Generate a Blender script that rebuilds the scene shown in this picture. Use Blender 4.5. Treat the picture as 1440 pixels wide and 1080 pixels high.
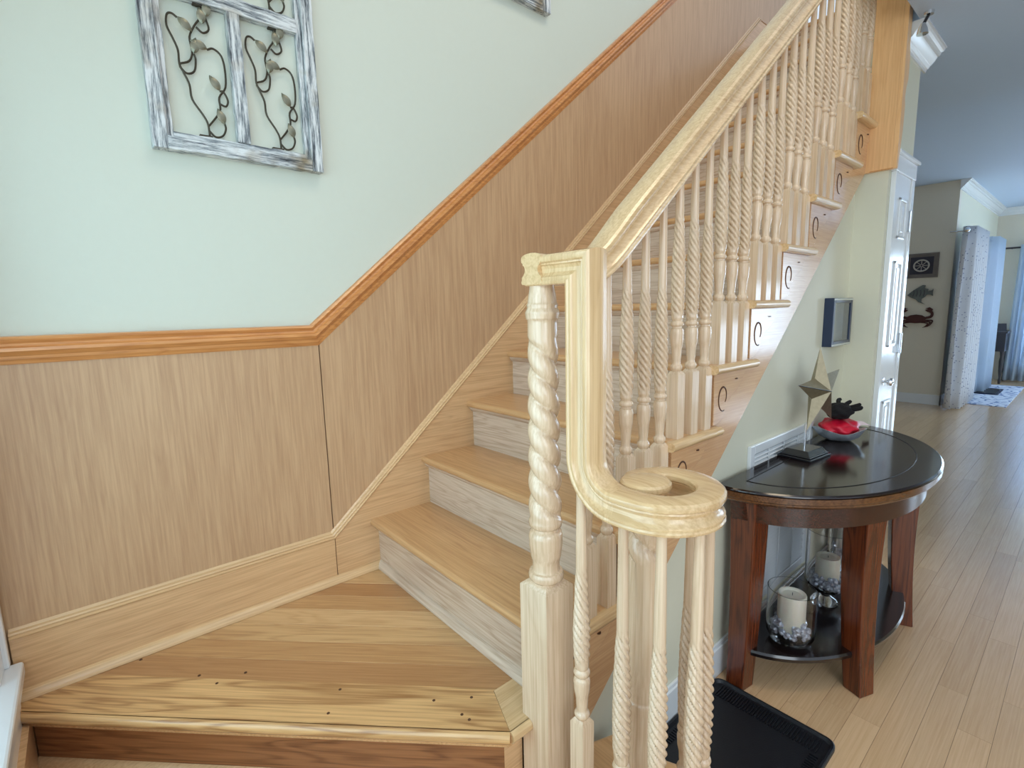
import bpy, bmesh, math, random
from mathutils import Vector, Matrix
for o in list(bpy.data.objects): bpy.data.objects.remove(o, do_unlink=True)
random.seed(7)
sc = bpy.context.scene
COL = sc.collection
R = math.radians
RISE, RUN = 0.19, 0.2248          # stair riser and tread; z = 0 is the landing
FLOOR = -0.38

# ---------------------------------------------------------------- camera
cam_data = bpy.data.cameras.new('camera')
cam = bpy.data.objects.new('camera', cam_data); COL.objects.link(cam); sc.camera = cam
cam_data.sensor_fit = 'HORIZONTAL'; cam_data.sensor_width = 36.0
cam_data.lens = 710.061 / 1440 * 36.0
cam_data.clip_start = 0.02; cam_data.clip_end = 200
_y, _p, _r = R(49.5574), R(-8.3923), R(-1.3677)
fw = Vector((math.cos(_y)*math.cos(_p), math.sin(_y)*math.cos(_p), math.sin(_p)))
rt = Vector((math.sin(_y), -math.cos(_y), 0)); up = rt.cross(fw)
rt2 = rt*math.cos(_r) + up*math.sin(_r); up2 = -rt*math.sin(_r) + up*math.cos(_r)
M = Matrix((rt2, up2, -fw)).transposed().to_4x4(); M.translation = Vector((-0.7367, -1.7018, 0.939))
cam.matrix_world = M

# ---------------------------------------------------------------- light and exposure
world = bpy.data.worlds.new('world'); sc.world = world; world.use_nodes = True
wn = world.node_tree.nodes; wl = world.node_tree.links
bg = wn['Background']; bg.inputs['Color'].default_value = (0.74, 0.86, 1.0, 1); bg.inputs['Strength'].default_value = 1.0

def area(name, loc, target, sx, sy, power, color):
    d = bpy.data.lights.new(name, 'AREA'); d.shape = 'RECTANGLE'; d.size = sx; d.size_y = sy
    d.energy = power; d.color = color
    o = bpy.data.objects.new(name, d); COL.objects.link(o); o.location = loc
    o.rotation_euler = (Vector(target)-Vector(loc)).to_track_quat('-Z', 'Y').to_euler()
    return o
area('front_door_daylight', (-1.7, -4.6, 1.4), (1.3, -0.9, 0.5), 1.8, 2.2, 46, (0.84, 0.93, 1.0))
area('foyer_ceiling_light', (0.5, -1.9, 4.4), (0.6, -0.7, 0.5), 0.9, 0.9, 24, (1.0, 0.82, 0.58))
area('end_window_daylight', (10.85, -2.08, 0.85), (0.0, -2.08, 0.2), 2.2, 1.8, 150, (0.55, 0.76, 1.0))
area('right_window_daylight', (8.0, -4.45, 0.9), (6.5, 0.0, 0.9), 2.6, 1.7, 75, (0.58, 0.78, 1.0))
area('side_window_daylight', (-1.2, -0.92, 0.95), (0.6, -0.7, 0.75), 1.4, 1.5, 22, (0.56, 0.86, 1.0))
vs = sc.view_settings
vs.view_transform = 'Standard'; vs.look = 'None'; vs.gamma = 1.0; vs.use_curve_mapping = False
vs.exposure = 0.0

# ---------------------------------------------------------------- materials
def srgb(r, g, b):
    f = lambda c: (c/255/12.92) if c/255 <= 0.04045 else ((c/255+0.055)/1.055)**2.4
    return (f(r), f(g), f(b), 1)
def newmat(name):
    m = bpy.data.materials.new(name); m.use_nodes = True
    return m, m.node_tree.nodes, m.node_tree.links, m.node_tree.nodes['Principled BSDF']
def plain(name, col, rough=0.5, metal=0.0, bump=0.0, scale=60, var=0.06, coat=0.0, spec=0.5):
    m, n, l, p = newmat(name)
    tc = n.new('ShaderNodeTexCoord'); nz = n.new('ShaderNodeTexNoise'); nz.inputs['Scale'].default_value = scale*0.2
    nz.inputs['Detail'].default_value = 4
    l.new(tc.outputs['Object'], nz.inputs['Vector'])
    mx = n.new('ShaderNodeMix'); mx.data_type = 'RGBA'
    mx.inputs['A'].default_value = tuple(c*(1-var) for c in col[:3])+(1,)
    mx.inputs['B'].default_value = tuple(min(1, c*(1+var)) for c in col[:3])+(1,)
    l.new(nz.outputs['Fac'], mx.inputs['Factor']); l.new(mx.outputs['Result'], p.inputs['Base Color'])
    p.inputs['Roughness'].default_value = rough; p.inputs['Metallic'].default_value = metal
    p.inputs['Coat Weight'].default_value = coat; p.inputs['Coat Roughness'].default_value = 0.08
    p.inputs['Specular IOR Level'].default_value = spec
    if bump:
        nb = n.new('ShaderNodeTexNoise'); nb.inputs['Scale'].default_value = scale; l.new(tc.outputs['Object'], nb.inputs['Vector'])
        b = n.new('ShaderNodeBump'); b.inputs['Strength'].default_value = bump; b.inputs['Distance'].default_value = 0.002
        l.new(nb.outputs['Fac'], b.inputs['Height']); l.new(b.outputs['Normal'], p.inputs['Normal'])
    return m
def oak(name, light, dark, axis='x', rough=0.3, coat=0.3, figure=0.35, vary=0.10, fine=1.0, scale=1.0, bump=0.15, warm=1.0):
    """wood whose grain runs along the given object axis"""
    m, n, l, p = newmat(name)
    light = (min(1, light[0]*(1+.05*warm)), light[1]*(1-.06*warm), light[2]*(1-.20*warm), 1); dark = (dark[0]*(1+.06*warm), dark[1]*(1-.08*warm), dark[2]*(1-.22*warm), 1)
    tc = n.new('ShaderNodeTexCoord'); oi = n.new('ShaderNodeObjectInfo')
    off = n.new('ShaderNodeVectorMath'); off.operation = 'SCALE'; off.inputs['Scale'].default_value = 13.7
    cmb = n.new('ShaderNodeCombineXYZ')
    for k in 'XYZ': l.new(oi.outputs['Random'], cmb.inputs[k])
    l.new(cmb.outputs[0], off.inputs[0])
    add = n.new('ShaderNodeVectorMath'); add.operation = 'ADD'; l.new(tc.outputs['Object'], add.inputs[0]); l.new(off.outputs[0], add.inputs[1])
    def mapping(along, across):
        mp = n.new('ShaderNodeMapping'); s = [across*scale]*3; s['xyz'.index(axis)] = along*scale
        mp.inputs['Scale'].default_value = s; l.new(add.outputs[0], mp.inputs['Vector']); return mp
    m1 = mapping(1.2, 13); w = n.new('ShaderNodeTexNoise'); w.inputs['Scale'].default_value = 1.0; w.inputs['Detail'].default_value = 3
    w.inputs['Distortion'].default_value = 0.6; l.new(m1.outputs[0], w.inputs['Vector'])
    ml = n.new('ShaderNodeMath'); ml.operation = 'MULTIPLY'; ml.inputs[1].default_value = 60.0; l.new(w.outputs['Fac'], ml.inputs[0])
    sn_ = n.new('ShaderNodeMath'); sn_.operation = 'SINE'; l.new(ml.outputs[0], sn_.inputs[0])
    m01 = n.new('ShaderNodeMapRange'); m01.inputs[1].default_value = -1; l.new(sn_.outputs[0], m01.inputs[0])
    fr = n.new('ShaderNodeMath'); fr.operation = 'POWER'; fr.inputs[1].default_value = 2.2; l.new(m01.outputs[0], fr.inputs[0])
    m2 = mapping(4, 210*fine); f = n.new('ShaderNodeTexNoise'); f.inputs['Scale'].default_value = 1.0; f.inputs['Detail'].default_value = 5
    f.inputs['Roughness'].default_value = 0.65; l.new(m2.outputs[0], f.inputs['Vector'])
    fm = n.new('ShaderNodeMapRange'); fm.inputs[1].default_value = 0.35; fm.inputs[2].default_value = 0.68; l.new(f.outputs['Fac'], fm.inputs[0])
    m3 = mapping(0.8, 3.0); g = n.new('ShaderNodeTexNoise'); g.inputs['Scale'].default_value = 1.0; g.inputs['Detail'].default_value = 2; l.new(m3.outputs[0], g.inputs['Vector'])
    a = n.new('ShaderNodeMath'); a.operation = 'MULTIPLY'; a.inputs[1].default_value = figure; l.new(fr.outputs[0], a.inputs[0])
    b = n.new('ShaderNodeMath'); b.operation = 'MULTIPLY_ADD'; b.inputs[1].default_value = 0.42; l.new(fm.outputs[0], b.inputs[0]); l.new(a.outputs[0], b.inputs[2])
    c = n.new('ShaderNodeMath'); c.operation = 'MULTIPLY_ADD'; c.inputs[1].default_value = 0.45; l.new(g.outputs['Fac'], c.inputs[0]); l.new(b.outputs[0], c.inputs[2])
    cr = n.new('ShaderNodeValToRGB'); cr.color_ramp.elements[0].position = 0.25; cr.color_ramp.elements[1].position = 0.95
    cr.color_ramp.elements[0].color = light; cr.color_ramp.elements[1].color = dark
    l.new(c.outputs[0], cr.inputs[0])
    hs = n.new('ShaderNodeHueSaturation')
    mr = n.new('ShaderNodeMapRange'); mr.inputs[3].default_value = 1-vary; mr.inputs[4].default_value = 1+vary
    l.new(oi.outputs['Random'], mr.inputs[0]); l.new(mr.outputs[0], hs.inputs['Value']); l.new(cr.outputs[0], hs.inputs['Color'])
    l.new(hs.outputs[0], p.inputs['Base Color'])
    p.inputs['Roughness'].default_value = rough; p.inputs['Coat Weight'].default_value = coat; p.inputs['Coat Roughness'].default_value = 0.15
    bp = n.new('ShaderNodeBump'); bp.inputs['Strength'].default_value = bump; bp.inputs['Distance'].default_value = 0.001
    l.new(f.outputs['Fac'], bp.inputs['Height']); l.new(bp.outputs[0], p.inputs['Normal'])
    return m
M_RAIL = {a: oak('rail_oak_'+a, srgb(228, 202, 160), srgb(194, 160, 114), a, 0.2, 0.5, 0.2, 0.0, warm=0.6) for a in 'xyz'}
M_BAL = oak('baluster_oak', srgb(232, 210, 182), srgb(196, 166, 132), 'z', 0.26, 0.5, 0.12, 0.04, warm=0.3)
M_TREAD = oak('tread_oak', srgb(214, 180, 138), srgb(176, 138, 98), 'y', 0.3, 0.35, 0.14, 0.04)
M_RISER = oak('riser_oak', srgb(222, 204, 184), srgb(180, 154, 130), 'y', 0.24, 0.6, 0.25, 0.05, warm=0.1)
M_LAND = oak('landing_oak', srgb(218, 186, 142), srgb(176, 138, 96), 'x', 0.32, 0.3, 0.14, 0.20)
M_PANEL = oak('wainscot_oak', srgb(200, 172, 142), srgb(162, 132, 104), 'z', 0.38, 0.1, 0.06, 0.02, 0.6)
M_TRIM = oak('chair_rail_oak', srgb(214, 158, 100), srgb(168, 108, 60), 'x', 0.3, 0.3, 0.2, 0.04)
M_BASE = oak('base_oak', srgb(220, 190, 152), srgb(180, 144, 108), 'x', 0.33, 0.25, 0.14, 0.04)
M_STRING = oak('stringer_oak', srgb(218, 184, 146), srgb(188, 148, 110), 'x', 0.16, 0.7, 0.1, 0.02, bump=0.08)
M_DARKRISER = oak('lower_riser_oak', srgb(164, 116, 78), srgb(108, 70, 42), 'x', 0.35, 0.3, 0.35, 0.04)
M_LANDS = [oak('landing_strip_oak', srgb(*a_), srgb(*b_), 'x', 0.32, 0.3, f_, 0.05) for a_, b_, f_ in
    (((204, 168, 124), (166, 126, 84), 0.15), ((224, 196, 154), (190, 154, 112), 0.2), ((190, 150, 108), (154, 112, 72), 0.12), ((216, 186, 142), (178, 142, 102), 0.3))]
M_FLOOR = oak('floor_oak', srgb(222, 190, 152), srgb(198, 162, 122), 'x', 0.22, 0.5, 0.05, 0.06, bump=0.03, warm=0.4)
M_CAP = oak('cap_moulding_oak', srgb(224, 198, 160), srgb(188, 156, 118), 'x', 0.3, 0.3, 0.1, 0.03)
M_PILLAR = oak('pillar_oak', srgb(244, 208, 160), srgb(216, 174, 126), 'z', 0.35, 0.2, 0.12, 0.02)
M_GROOVE = plain('carved_groove', srgb(84, 52, 30), 0.6)
M_GAP = plain('joint_shadow', srgb(92, 62, 38), 0.8)
M_WALL = plain('cream_paint', srgb(212, 218, 204), 0.55, bump=0.05, scale=220, var=0.015)
M_WALLB = plain('beige_paint', srgb(222, 214, 196), 0.6, bump=0.05, scale=220, var=0.015)
M_WALLF = plain('hall_cream_paint', srgb(222, 220, 198), 0.5, bump=0.04, scale=220, var=0.015)
M_CEIL = plain('ceiling_daylight_tint', srgb(190, 208, 230), 0.7, bump=0.05, scale=160, var=0.01)  # blue daylight cast is put into the colour of the pale ceiling
M_WHITE = plain('white_gloss_trim', srgb(232, 236, 238), 0.22, coat=0.3, var=0.01)
M_TOP = oak('table_top_wood', srgb(32, 19, 18), srgb(16, 9, 9), 'x', 0.14, 0.25, 0.2, 0.0, bump=0.02)
M_SHELF = oak('table_shelf_wood', srgb(26, 17, 18), srgb(14, 9, 10), 'x', 0.16, 0.8, 0.1, 0.0, bump=0.02)
M_LEG = oak('table_leg_wood', srgb(116, 58, 30), srgb(56, 24, 13), 'z', 0.25, 0.5, 0.3, 0.05)
M_APRON = oak('table_apron_wood', srgb(74, 36, 24), srgb(38, 18, 13), 'x', 0.22, 0.6, 0.3, 0.0)
M_EDGE = oak('table_edge_wood', srgb(112, 76, 44), srgb(64, 38, 22), 'x', 0.25, 0.6, 0.2, 0.0)
M_BLACK = plain('black_lacquer', srgb(18, 18, 24), 0.2, coat=0.5)
M_RUBBER = plain('black_rubber', srgb(15, 18, 26), 0.45, bump=0.3, scale=300)
M_CHROME = plain('chrome', srgb(220, 224, 230), 0.12, metal=1.0)
M_STARGOLD = plain('brushed_champagne_metal', srgb(178, 166, 138), 0.34, metal=0.8, bump=0.6, scale=400, var=0.2)
M_SILVER = plain('hammered_silver', srgb(196, 204, 212), 0.35, metal=0.45, bump=1.0, scale=90, var=0.3)
M_RED = plain('red_satin', srgb(206, 20, 52), 0.4, bump=0.2, scale=80)
M_PINK = plain('pale_pink_ribbon', srgb(238, 214, 218), 0.5)
M_FELT = plain('black_wool', srgb(14, 12, 15), 0.9, bump=0.8, scale=200)
M_WAX = plain('ivory_wax', srgb(238, 230, 212), 0.45, var=0.02)
M_WAX.node_tree.nodes['Principled BSDF'].inputs['Subsurface Weight'].default_value = 0.15
M_VINE = plain('aged_bronze_wire', srgb(76, 70, 58), 0.5, metal=0.6, var=0.4)
M_LEAF = plain('pewter_leaf', srgb(132, 130, 112), 0.4, metal=0.6, var=0.5, scale=150)
M_NAVY = plain('navy_frame', srgb(22, 42, 74), 0.3, coat=0.3)
M_GREYCURT = plain('grey_patterned_cloth', srgb(176, 180, 190), 0.85, var=0.05)
M_WHITECURT = plain('white_sheer_cloth', srgb(214, 228, 240), 0.9, var=0.02)
M_CONSOLE = plain('dark_console_wood', srgb(40, 36, 44), 0.35, coat=0.3)
M_CRAB = plain('rusty_red_metal', srgb(74, 30, 24), 0.55, var=0.3)
M_FISH = plain('verdigris_metal', srgb(106, 112, 108), 0.5, metal=0.3, var=0.35)
M_SIGN = plain('weathered_grey_wood', srgb(120, 112, 106), 0.7, var=0.3)
M_SIGNIN = plain('dark_slate_panel', srgb(56, 54, 66), 0.7, var=0.2)
M_ROPE = plain('pale_rope', srgb(196, 190, 180), 0.8, bump=0.5, scale=150)
M_RUG = plain('blue_white_rug', srgb(190, 198, 214), 0.95, var=0.3, scale=60)
def translucent(m, fac):
    n = m.node_tree.nodes; l = m.node_tree.links; p = n['Principled BSDF']; out = n['Material Output']
    t = n.new('ShaderNodeBsdfTranslucent'); mx = n.new('ShaderNodeMixShader'); mx.inputs[0].default_value = fac
    t.inputs['Color'].default_value = (0.8, 0.86, 0.95, 1)
    l.new(p.outputs[0], mx.inputs[1]); l.new(t.outputs[0], mx.inputs[2]); l.new(mx.outputs[0], out.inputs['Surface'])
translucent(M_WHITECURT, 0.6)
def distressed():
    m, n, l, p = newmat('distressed_whitewashed_wood')
    tc = n.new('ShaderNodeTexCoord')
    at = n.new('ShaderNodeAttribute'); at.attribute_name = 'grainvec'
    mp = n.new('ShaderNodeMapping'); mp.inputs['Scale'].default_value = (9, 120, 120); l.new(at.outputs['Vector'], mp.inputs[0])
    nz = n.new('ShaderNodeTexNoise'); nz.inputs['Scale'].default_value = 1.0; nz.inputs['Detail'].default_value = 6; nz.inputs['Roughness'].default_value = 0.7
    l.new(mp.outputs[0], nz.inputs[0])
    cr = n.new('ShaderNodeValToRGB'); e = cr.color_ramp.elements
    e[0].position = 0.33; e[0].color = srgb(34, 38, 46); e[1].position = 0.57; e[1].color = srgb(226, 230, 230)
    k = e.new(0.42); k.color = srgb(120, 128, 134); k = e.new(0.48); k.color = srgb(176, 182, 184)
    l.new(nz.outputs['Fac'], cr.inputs[0])
    n2 = n.new('ShaderNodeTexNoise'); n2.inputs['Scale'].default_value = 9; n2.inputs['Detail'].default_value = 3; l.new(tc.outputs['Object'], n2.inputs[0])
    mr = n.new('ShaderNodeMapRange'); mr.inputs[1].default_value = 0.55; mr.inputs[2].default_value = 0.75; l.new(n2.outputs['Fac'], mr.inputs[0])
    mx = n.new('ShaderNodeMix'); mx.data_type = 'RGBA'; mx.blend_type = 'MULTIPLY'; l.new(mr.outputs[0], mx.inputs['Factor'])
    l.new(cr.outputs[0], mx.inputs['A']); mx.inputs['B'].default_value = srgb(178, 158, 128)
    l.new(mx.outputs['Result'], p.inputs['Base Color']); p.inputs['Roughness'].default_value = 0.6
    b = n.new('ShaderNodeBump'); b.inputs['Strength'].default_value = 0.6; b.inputs['Distance'].default_value = 0.003
    l.new(nz.outputs['Fac'], b.inputs['Height']); l.new(b.outputs[0], p.inputs['Normal'])
    return m
M_DISTRESS = distressed()
def glassmat(name, col=(1, 1, 1, 1), rough=0.0, ior=1.45):
    m, n, l, p = newmat(name)
    p.inputs['Base Color'].default_value = col; p.inputs['Transmission Weight'].default_value = 1.0
    p.inputs['Roughness'].default_value = rough; p.inputs['IOR'].default_value = ior
    return m
M_GLASS = glassmat('clear_glass', rough=0.0, ior=1.42)
M_GEM = glassmat('clear_acrylic_gem', (0.93, 0.95, 1, 1), 0.05, 1.5)
M_PICGLASS = plain('picture_glass', srgb(150, 172, 190), 0.06, coat=1.0, var=0.5, scale=30)

# ---------------------------------------------------------------- geometry helpers
class MB:
    def __init__(s): s.v = []; s.f = []; s.g = []
    def add(s, vs, fs, gax=None):
        b = len(s.v); s.v += [tuple(v) for v in vs]; s.f += [tuple(b+i for i in f) for f in fs]
        return s
    def box(s, lo, hi):
        x0, y0, z0 = lo; x1, y1, z1 = hi
        s.add([(x0,y0,z0),(x1,y0,z0),(x1,y1,z0),(x0,y1,z0),(x0,y0,z1),(x1,y0,z1),(x1,y1,z1),(x0,y1,z1)],
              [(0,3,2,1),(4,5,6,7),(0,1,5,4),(1,2,6,5),(2,3,7,6),(3,0,4,7)])
        return s
    def prism(s, poly, axis, a, b):
        """extrude a 2D polygon along an axis ('x': poly is (y,z); 'y': (x,z); 'z': (x,y))"""
        def P(p, t):
            return {'x': (t, p[0], p[1]), 'y': (p[0], t, p[1]), 'z': (p[0], p[1], t)}[axis]
        n = len(poly)
        s.add([P(p, a) for p in poly]+[P(p, b) for p in poly],
              [tuple(range(n)), tuple(range(2*n-1, n-1, -1))]+[(i, i+n, (i+1) % n+n, (i+1) % n) for i in range(n)])
        return s
    def lathe(s, prof, seg=24, c=(0, 0, 0), fn=None):
        """prof: list of (r, z); fn(theta, z, r)->r"""
        b = []
        for r, z in prof:
            for i in range(seg):
                t = 2*math.pi*i/seg; rr = fn(t, z, r) if fn else r
                b.append((c[0]+rr*math.cos(t), c[1]+rr*math.sin(t), c[2]+z))
        n = len(prof)
        fs = [(j*seg+i, j*seg+(i+1) % seg, (j+1)*seg+(i+1) % seg, (j+1)*seg+i) for j in range(n-1) for i in range(seg)]
        fs.append(tuple(range(seg-1, -1, -1))); fs.append(tuple(range((n-1)*seg, n*seg)))
        s.add(b, fs); return s
    def sweep(s, frames, prof, caps=True):
        """frames: (point, side, up); prof: closed (u, v) list"""
        b = []; n = len(prof)
        for p, sd, u in frames:
            for a, c in prof: b.append(tuple(Vector(p)+Vector(sd)*a+Vector(u)*c))
        k = len(frames)
        fs = [(j*n+i, j*n+(i+1) % n, (j+1)*n+(i+1) % n, (j+1)*n+i) for j in range(k-1) for i in range(n)]
        if caps: fs += [tuple(range(n-1, -1, -1)), tuple(range((k-1)*n, k*n))]
        s.add(b, fs); return s
    def tube(s, pts, r, seg=8):
        pts = [Vector(p) for p in pts]; fr = []; prev = None
        for i, p in enumerate(pts):
            t = (pts[min(i+1, len(pts)-1)]-pts[max(i-1, 0)]).normalized()
            a = prev if prev else (Vector((0, 0, 1)) if abs(t.z) < 0.9 else Vector((1, 0, 0)))
            sd = t.cross(a).normalized(); u = sd.cross(t).normalized(); prev = u
            rr = r(i/(len(pts)-1)) if callable(r) else r
            fr.append((p, sd*rr, u*rr))
        s.sweep(fr, [(math.cos(2*math.pi*k/seg), math.sin(2*math.pi*k/seg)) for k in range(seg)]); return s
    def build(s, name, mat, parent=None, smooth=False, bevel=0.0, kind=None, loc=None, rz=0.0, angle=40):
        me = bpy.data.meshes.new(name); me.from_pydata(s.v, [], s.f); me.update()
        bm = bmesh.new(); bm.from_mesh(me); bmesh.ops.recalc_face_normals(bm, faces=bm.faces); bm.to_mesh(me); bm.free()
        me.materials.append(mat)
        o = bpy.data.objects.new(name, me); COL.objects.link(o)
        if parent is not None: o.parent = parent
        if loc: o.location = loc
        if rz: o.rotation_euler = (0, 0, rz)
        if bevel:
            md = o.modifiers.new('bevel', 'BEVEL'); md.width = bevel; md.segments = 2; md.limit_method = 'ANGLE'; md.angle_limit = R(35)
        if smooth:
            for p in me.polygons: p.use_smooth = True
            me.set_sharp_from_angle(angle=R(angle))
        if kind: o['kind'] = kind
        return o
def thing(name, label, cat, loc=(0, 0, 0), rz=0, group=None):
    o = bpy.data.objects.new(name, None); COL.objects.link(o); o.location = loc; o.rotation_euler = (0, 0, rz)
    o.empty_display_size = 0.05; o['label'] = label; o['category'] = cat
    if group: o['group'] = group
    return o
def tag(o, label, cat, group=None):
    o['label'] = label; o['category'] = cat
    if group: o['group'] = group
    return o
def struct(o, label=None, cat=None):
    o['kind'] = 'structure'
    if label: o['label'] = label
    if cat: o['category'] = cat
    return o
def clip(poly, n, d):
    """keep the part of a polygon where n.p <= d"""
    out = []
    for i in range(len(poly)):
        a, b = poly[i], poly[(i+1) % len(poly)]
        da = n[0]*a[0]+n[1]*a[1]-d; db = n[0]*b[0]+n[1]*b[1]-d
        if da <= 0: out.append(a)
        if (da < 0 < db) or (db < 0 < da):
            t = da/(da-db); out.append((a[0]+(b[0]-a[0])*t, a[1]+(b[1]-a[1])*t))
    return out
def area2(p): return abs(sum(p[i][0]*p[(i+1) % len(p)][1]-p[(i+1) % len(p)][0]*p[i][1] for i in range(len(p))))/2
def loft_rect(mb, secs):
    """secs: list of 4-corner loops"""
    b = [c for s_ in secs for c in s_]; k = len(secs)
    fs = [(j*4+i, j*4+(i+1) % 4, (j+1)*4+(i+1) % 4, (j+1)*4+i) for j in range(k-1) for i in range(4)]
    mb.add(b, fs+[(3, 2, 1, 0), tuple(range(4*k-4, 4*k))]); return mb
def catmull(pts, n=8):
    P = [Vector(p) for p in pts]; P = [2*P[0]-P[1]]+P+[2*P[-1]-P[-2]]; out = []
    for i in range(1, len(P)-2):
        for k in range(n):
            t = k/n; a, b, c, d = P[i-1:i+3]
            out.append(0.5*((2*b)+(c-a)*t+(2*a-5*b+4*c-d)*t*t+(3*b-a-3*c+d)*t**3))
    out.append(P[-2]); return out
# ================================================================ THE SETTING
CEILN, CEILF = 2.09, 2.33
wb = struct(MB().box((-1.0, 0.0, FLOOR), (3.6, 0.12, 5.0)).build('wall_back', M_WALL), 'cream painted wall beside the stairs above oak wainscot panelling', 'wall')
SL = 0.8385
def rail_z(x): return 0.903+SL*(x+0.144)
def skirt_z(x): return 0.168+0.858*(x+0.133)
# wainscot: two veneer sheets with an open joint
MB().prism([(-0.96, 0.0), (-0.1335, 0.0), (-0.1335, 0.86), (-0.96, 0.86)], 'y', -0.006, 0.0).build('wainscot_panel', M_PANEL, wb)
MB().prism([(-0.130, 0.0), (0.3, 0.1), (3.5, 2.75), (3.5, rail_z(3.5)-0.03), (-0.130, 0.86)], 'y', -0.0065, 0.0).build('wainscot_panel', M_PANEL, wb)
MB().box((-0.136, -0.0012, 0.15), (-0.128, 0.001, 0.86)).build('panel_joint', M_GAP, wb)
# chair rail: moulded profile swept, mitred where it turns up the stairs
crp = [(0, 0), (0, .066), (.006, .068), (.020, .066), (.024, .060), (.021, .054), (.017, .050), (.019, .044), (.026, .040), (.027, .032), (.022, .026), (.015, .020), (.014, .012), (.010, .006), (.008, 0)]
def wall_mould(name, mat, parent, pts, prof, y0=0.0, label=None):
    """pts (x, z) of the moulding's LOWER edge; prof (out, up)"""
    fr = []
    for i, (x, z) in enumerate(pts):
        d0 = Vector((pts[i][0]-pts[i-1][0], pts[i][1]-pts[i-1][1])).normalized() if i else None
        d1 = Vector((pts[i+1][0]-x, pts[i+1][1]-z)).normalized() if i < len(pts)-1 else None
        d0 = d0 or d1; d1 = d1 or d0
        n0 = Vector((-d0.y, d0.x)); n1 = Vector((-d1.y, d1.x)); nb = (n0+n1).normalized(); k = 1/nb.dot(n0)
        fr.append(((x, y0, z), (0, -1, 0), (nb.x*k, 0, nb.y*k)))
    return MB().sweep(fr, prof).build(name, mat, parent, smooth=True, angle=25)
zc0 = 0.8365
cr = wall_mould('trim_1', M_TRIM, None, [(-0.96, zc0), (-0.133, zc0), (3.5, zc0+SL*3.633)], [(a, b) for a, b in crp])
struct(cr, 'orange-toned oak chair rail turning up along the stair wall', 'chair rail')
# landing baseboard, stair skirt board and their cap mouldings
bb = struct(MB().prism([(-0.95, 0.0), (-0.135, 0.0), (-0.135, 0.165), (-0.95, 0.165)], 'y', -0.02, -0.006).build('baseboard_back', M_BASE), 'pale oak baseboard along the stair landing wall', 'baseboard')
capp = [(0, 0), (.022, 0), (.024, .004), (.019, .007), (.019, .009), (.021, .012), (.018, .016), (.010, .018), (.007, .024), (.0, .026)]
wall_mould('baseboard_cap', M_CAP, bb, [(-0.95, 0.160), (-0.133, 0.160)], capp)
qr = [(0, 0)]+[(0.019*math.cos(a), 0.024*math.sin(a)) for a in [i*math.pi/12 for i in range(7)]]
MB().sweep([((x, -0.02, 0.001), (0, -1, 0), (0, 0, 1)) for x in (-0.945, 0.03)], qr).build('shoe_moulding', M_CAP, bb, smooth=True, angle=50)
sk = struct(MB().prism([(-0.132, 0.0), (0.1, 0.0), (3.0, 2.5), (3.5, 2.5), (3.5, 2.80), (2.95, 2.80), (2.95, skirt_z(2.95)), (-0.132, 0.160)], 'y', -0.019, -0.007).build('trim_2', M_BASE), 'oak skirt board rising along the wall side of the stairs', 'skirt board')
wall_mould('skirt_cap', M_CAP, sk, [(-0.133, 0.160), (2.95, skirt_z(2.95)-0.012), (3.5, skirt_z(2.95)-0.012)], capp)
# left wall with a low window, its casing and stool
wl_ = struct(MB().box((-1.12, -0.12, FLOOR), (-1.0, 0.12, 5.0)).box((-1.12, -1.75, 1.75), (-1.0, -0.12, 5.0)).box((-1.12, -1.75, FLOOR), (-1.0, -0.12, 0.08)).build('wall_left', M_WALL), 'cream wall with a low white-trimmed window beside the landing', 'wall')
wi = struct(MB().box((-1.12, -1.72, 0.12), (-1.09, -1.68, 1.75)).box((-1.12, -0.16, 0.12), (-1.09, -0.12, 1.75)).box((-1.12, -1.68, 1.70), (-1.09, -0.16, 1.75)).box((-1.12, -1.68, 0.12), (-1.09, -0.16, 0.17)).build('window_1', M_WHITE), 'low white window at the left end of the landing', 'window')
MB().box((-1.0, -0.125, 0.105), (-0.962, -0.045, 1.8)).build('casing', M_WHITE, wi, bevel=0.004)
MB().box((-0.984, -0.05, 0.105), (-0.952, -0.028, 1.8)).build('casing_backband', M_WHITE, wi, bevel=0.004)
MB().box((-1.1, -1.75, 0.07), (-0.93, -0.03, 0.105)).build('window_stool', M_WHITE, wi, bevel=0.006)
MB().box((-1.0, -1.75, -0.06), (-0.945, -0.05, 0.07)).build('window_apron', M_WHITE, wi, bevel=0.004)
MB().box((-1.106, -1.68, 0.17), (-1.100, -0.16, 1.70)).build('pane', M_GLASS, wi)
# wall under the stairs and the hall wall with the closet door
XH, YH = 2.02, -1.028
WS = -0.905
ws = struct(MB().prism([(0.10, FLOOR), (XH+0.01, FLOOR), (XH+0.01, 1.60), (0.10, -0.05)], 'y', WS, WS+0.1).build('wall_under_stairs', M_WALLF), 'cream triangular wall below the open stair stringer', 'wall')
b2 = struct(MB().box((0.12, WS-0.014, FLOOR), (XH, WS, FLOOR+0.11)).box((0.12, WS-0.009, FLOOR+0.11), (XH, WS, FLOOR+0.125)).build('baseboard_under_stairs', M_WHITE, bevel=0.003), 'white baseboard under the stairs behind the half-round table', 'baseboard')
XE = 2.395
hw = struct(MB().box((XH, YH, FLOOR), (XE, WS+0.1, 1.50)).box((XH+0.01, YH, 1.50), (XE, WS+0.1, CEILN)).build('wall_hall', M_WALLF), 'cream end wall of the stairs holding the narrow white door', 'wall')
dr = struct(MB().box((XH+0.075, YH-0.014, FLOOR+0.01), (XH+0.315, YH-0.001, 1.50)).build('door_1', M_WHITE, bevel=0.002), 'narrow white panelled closet door in the hall wall', 'door')
dx0, dx1 = XH+0.075, XH+0.315
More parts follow.
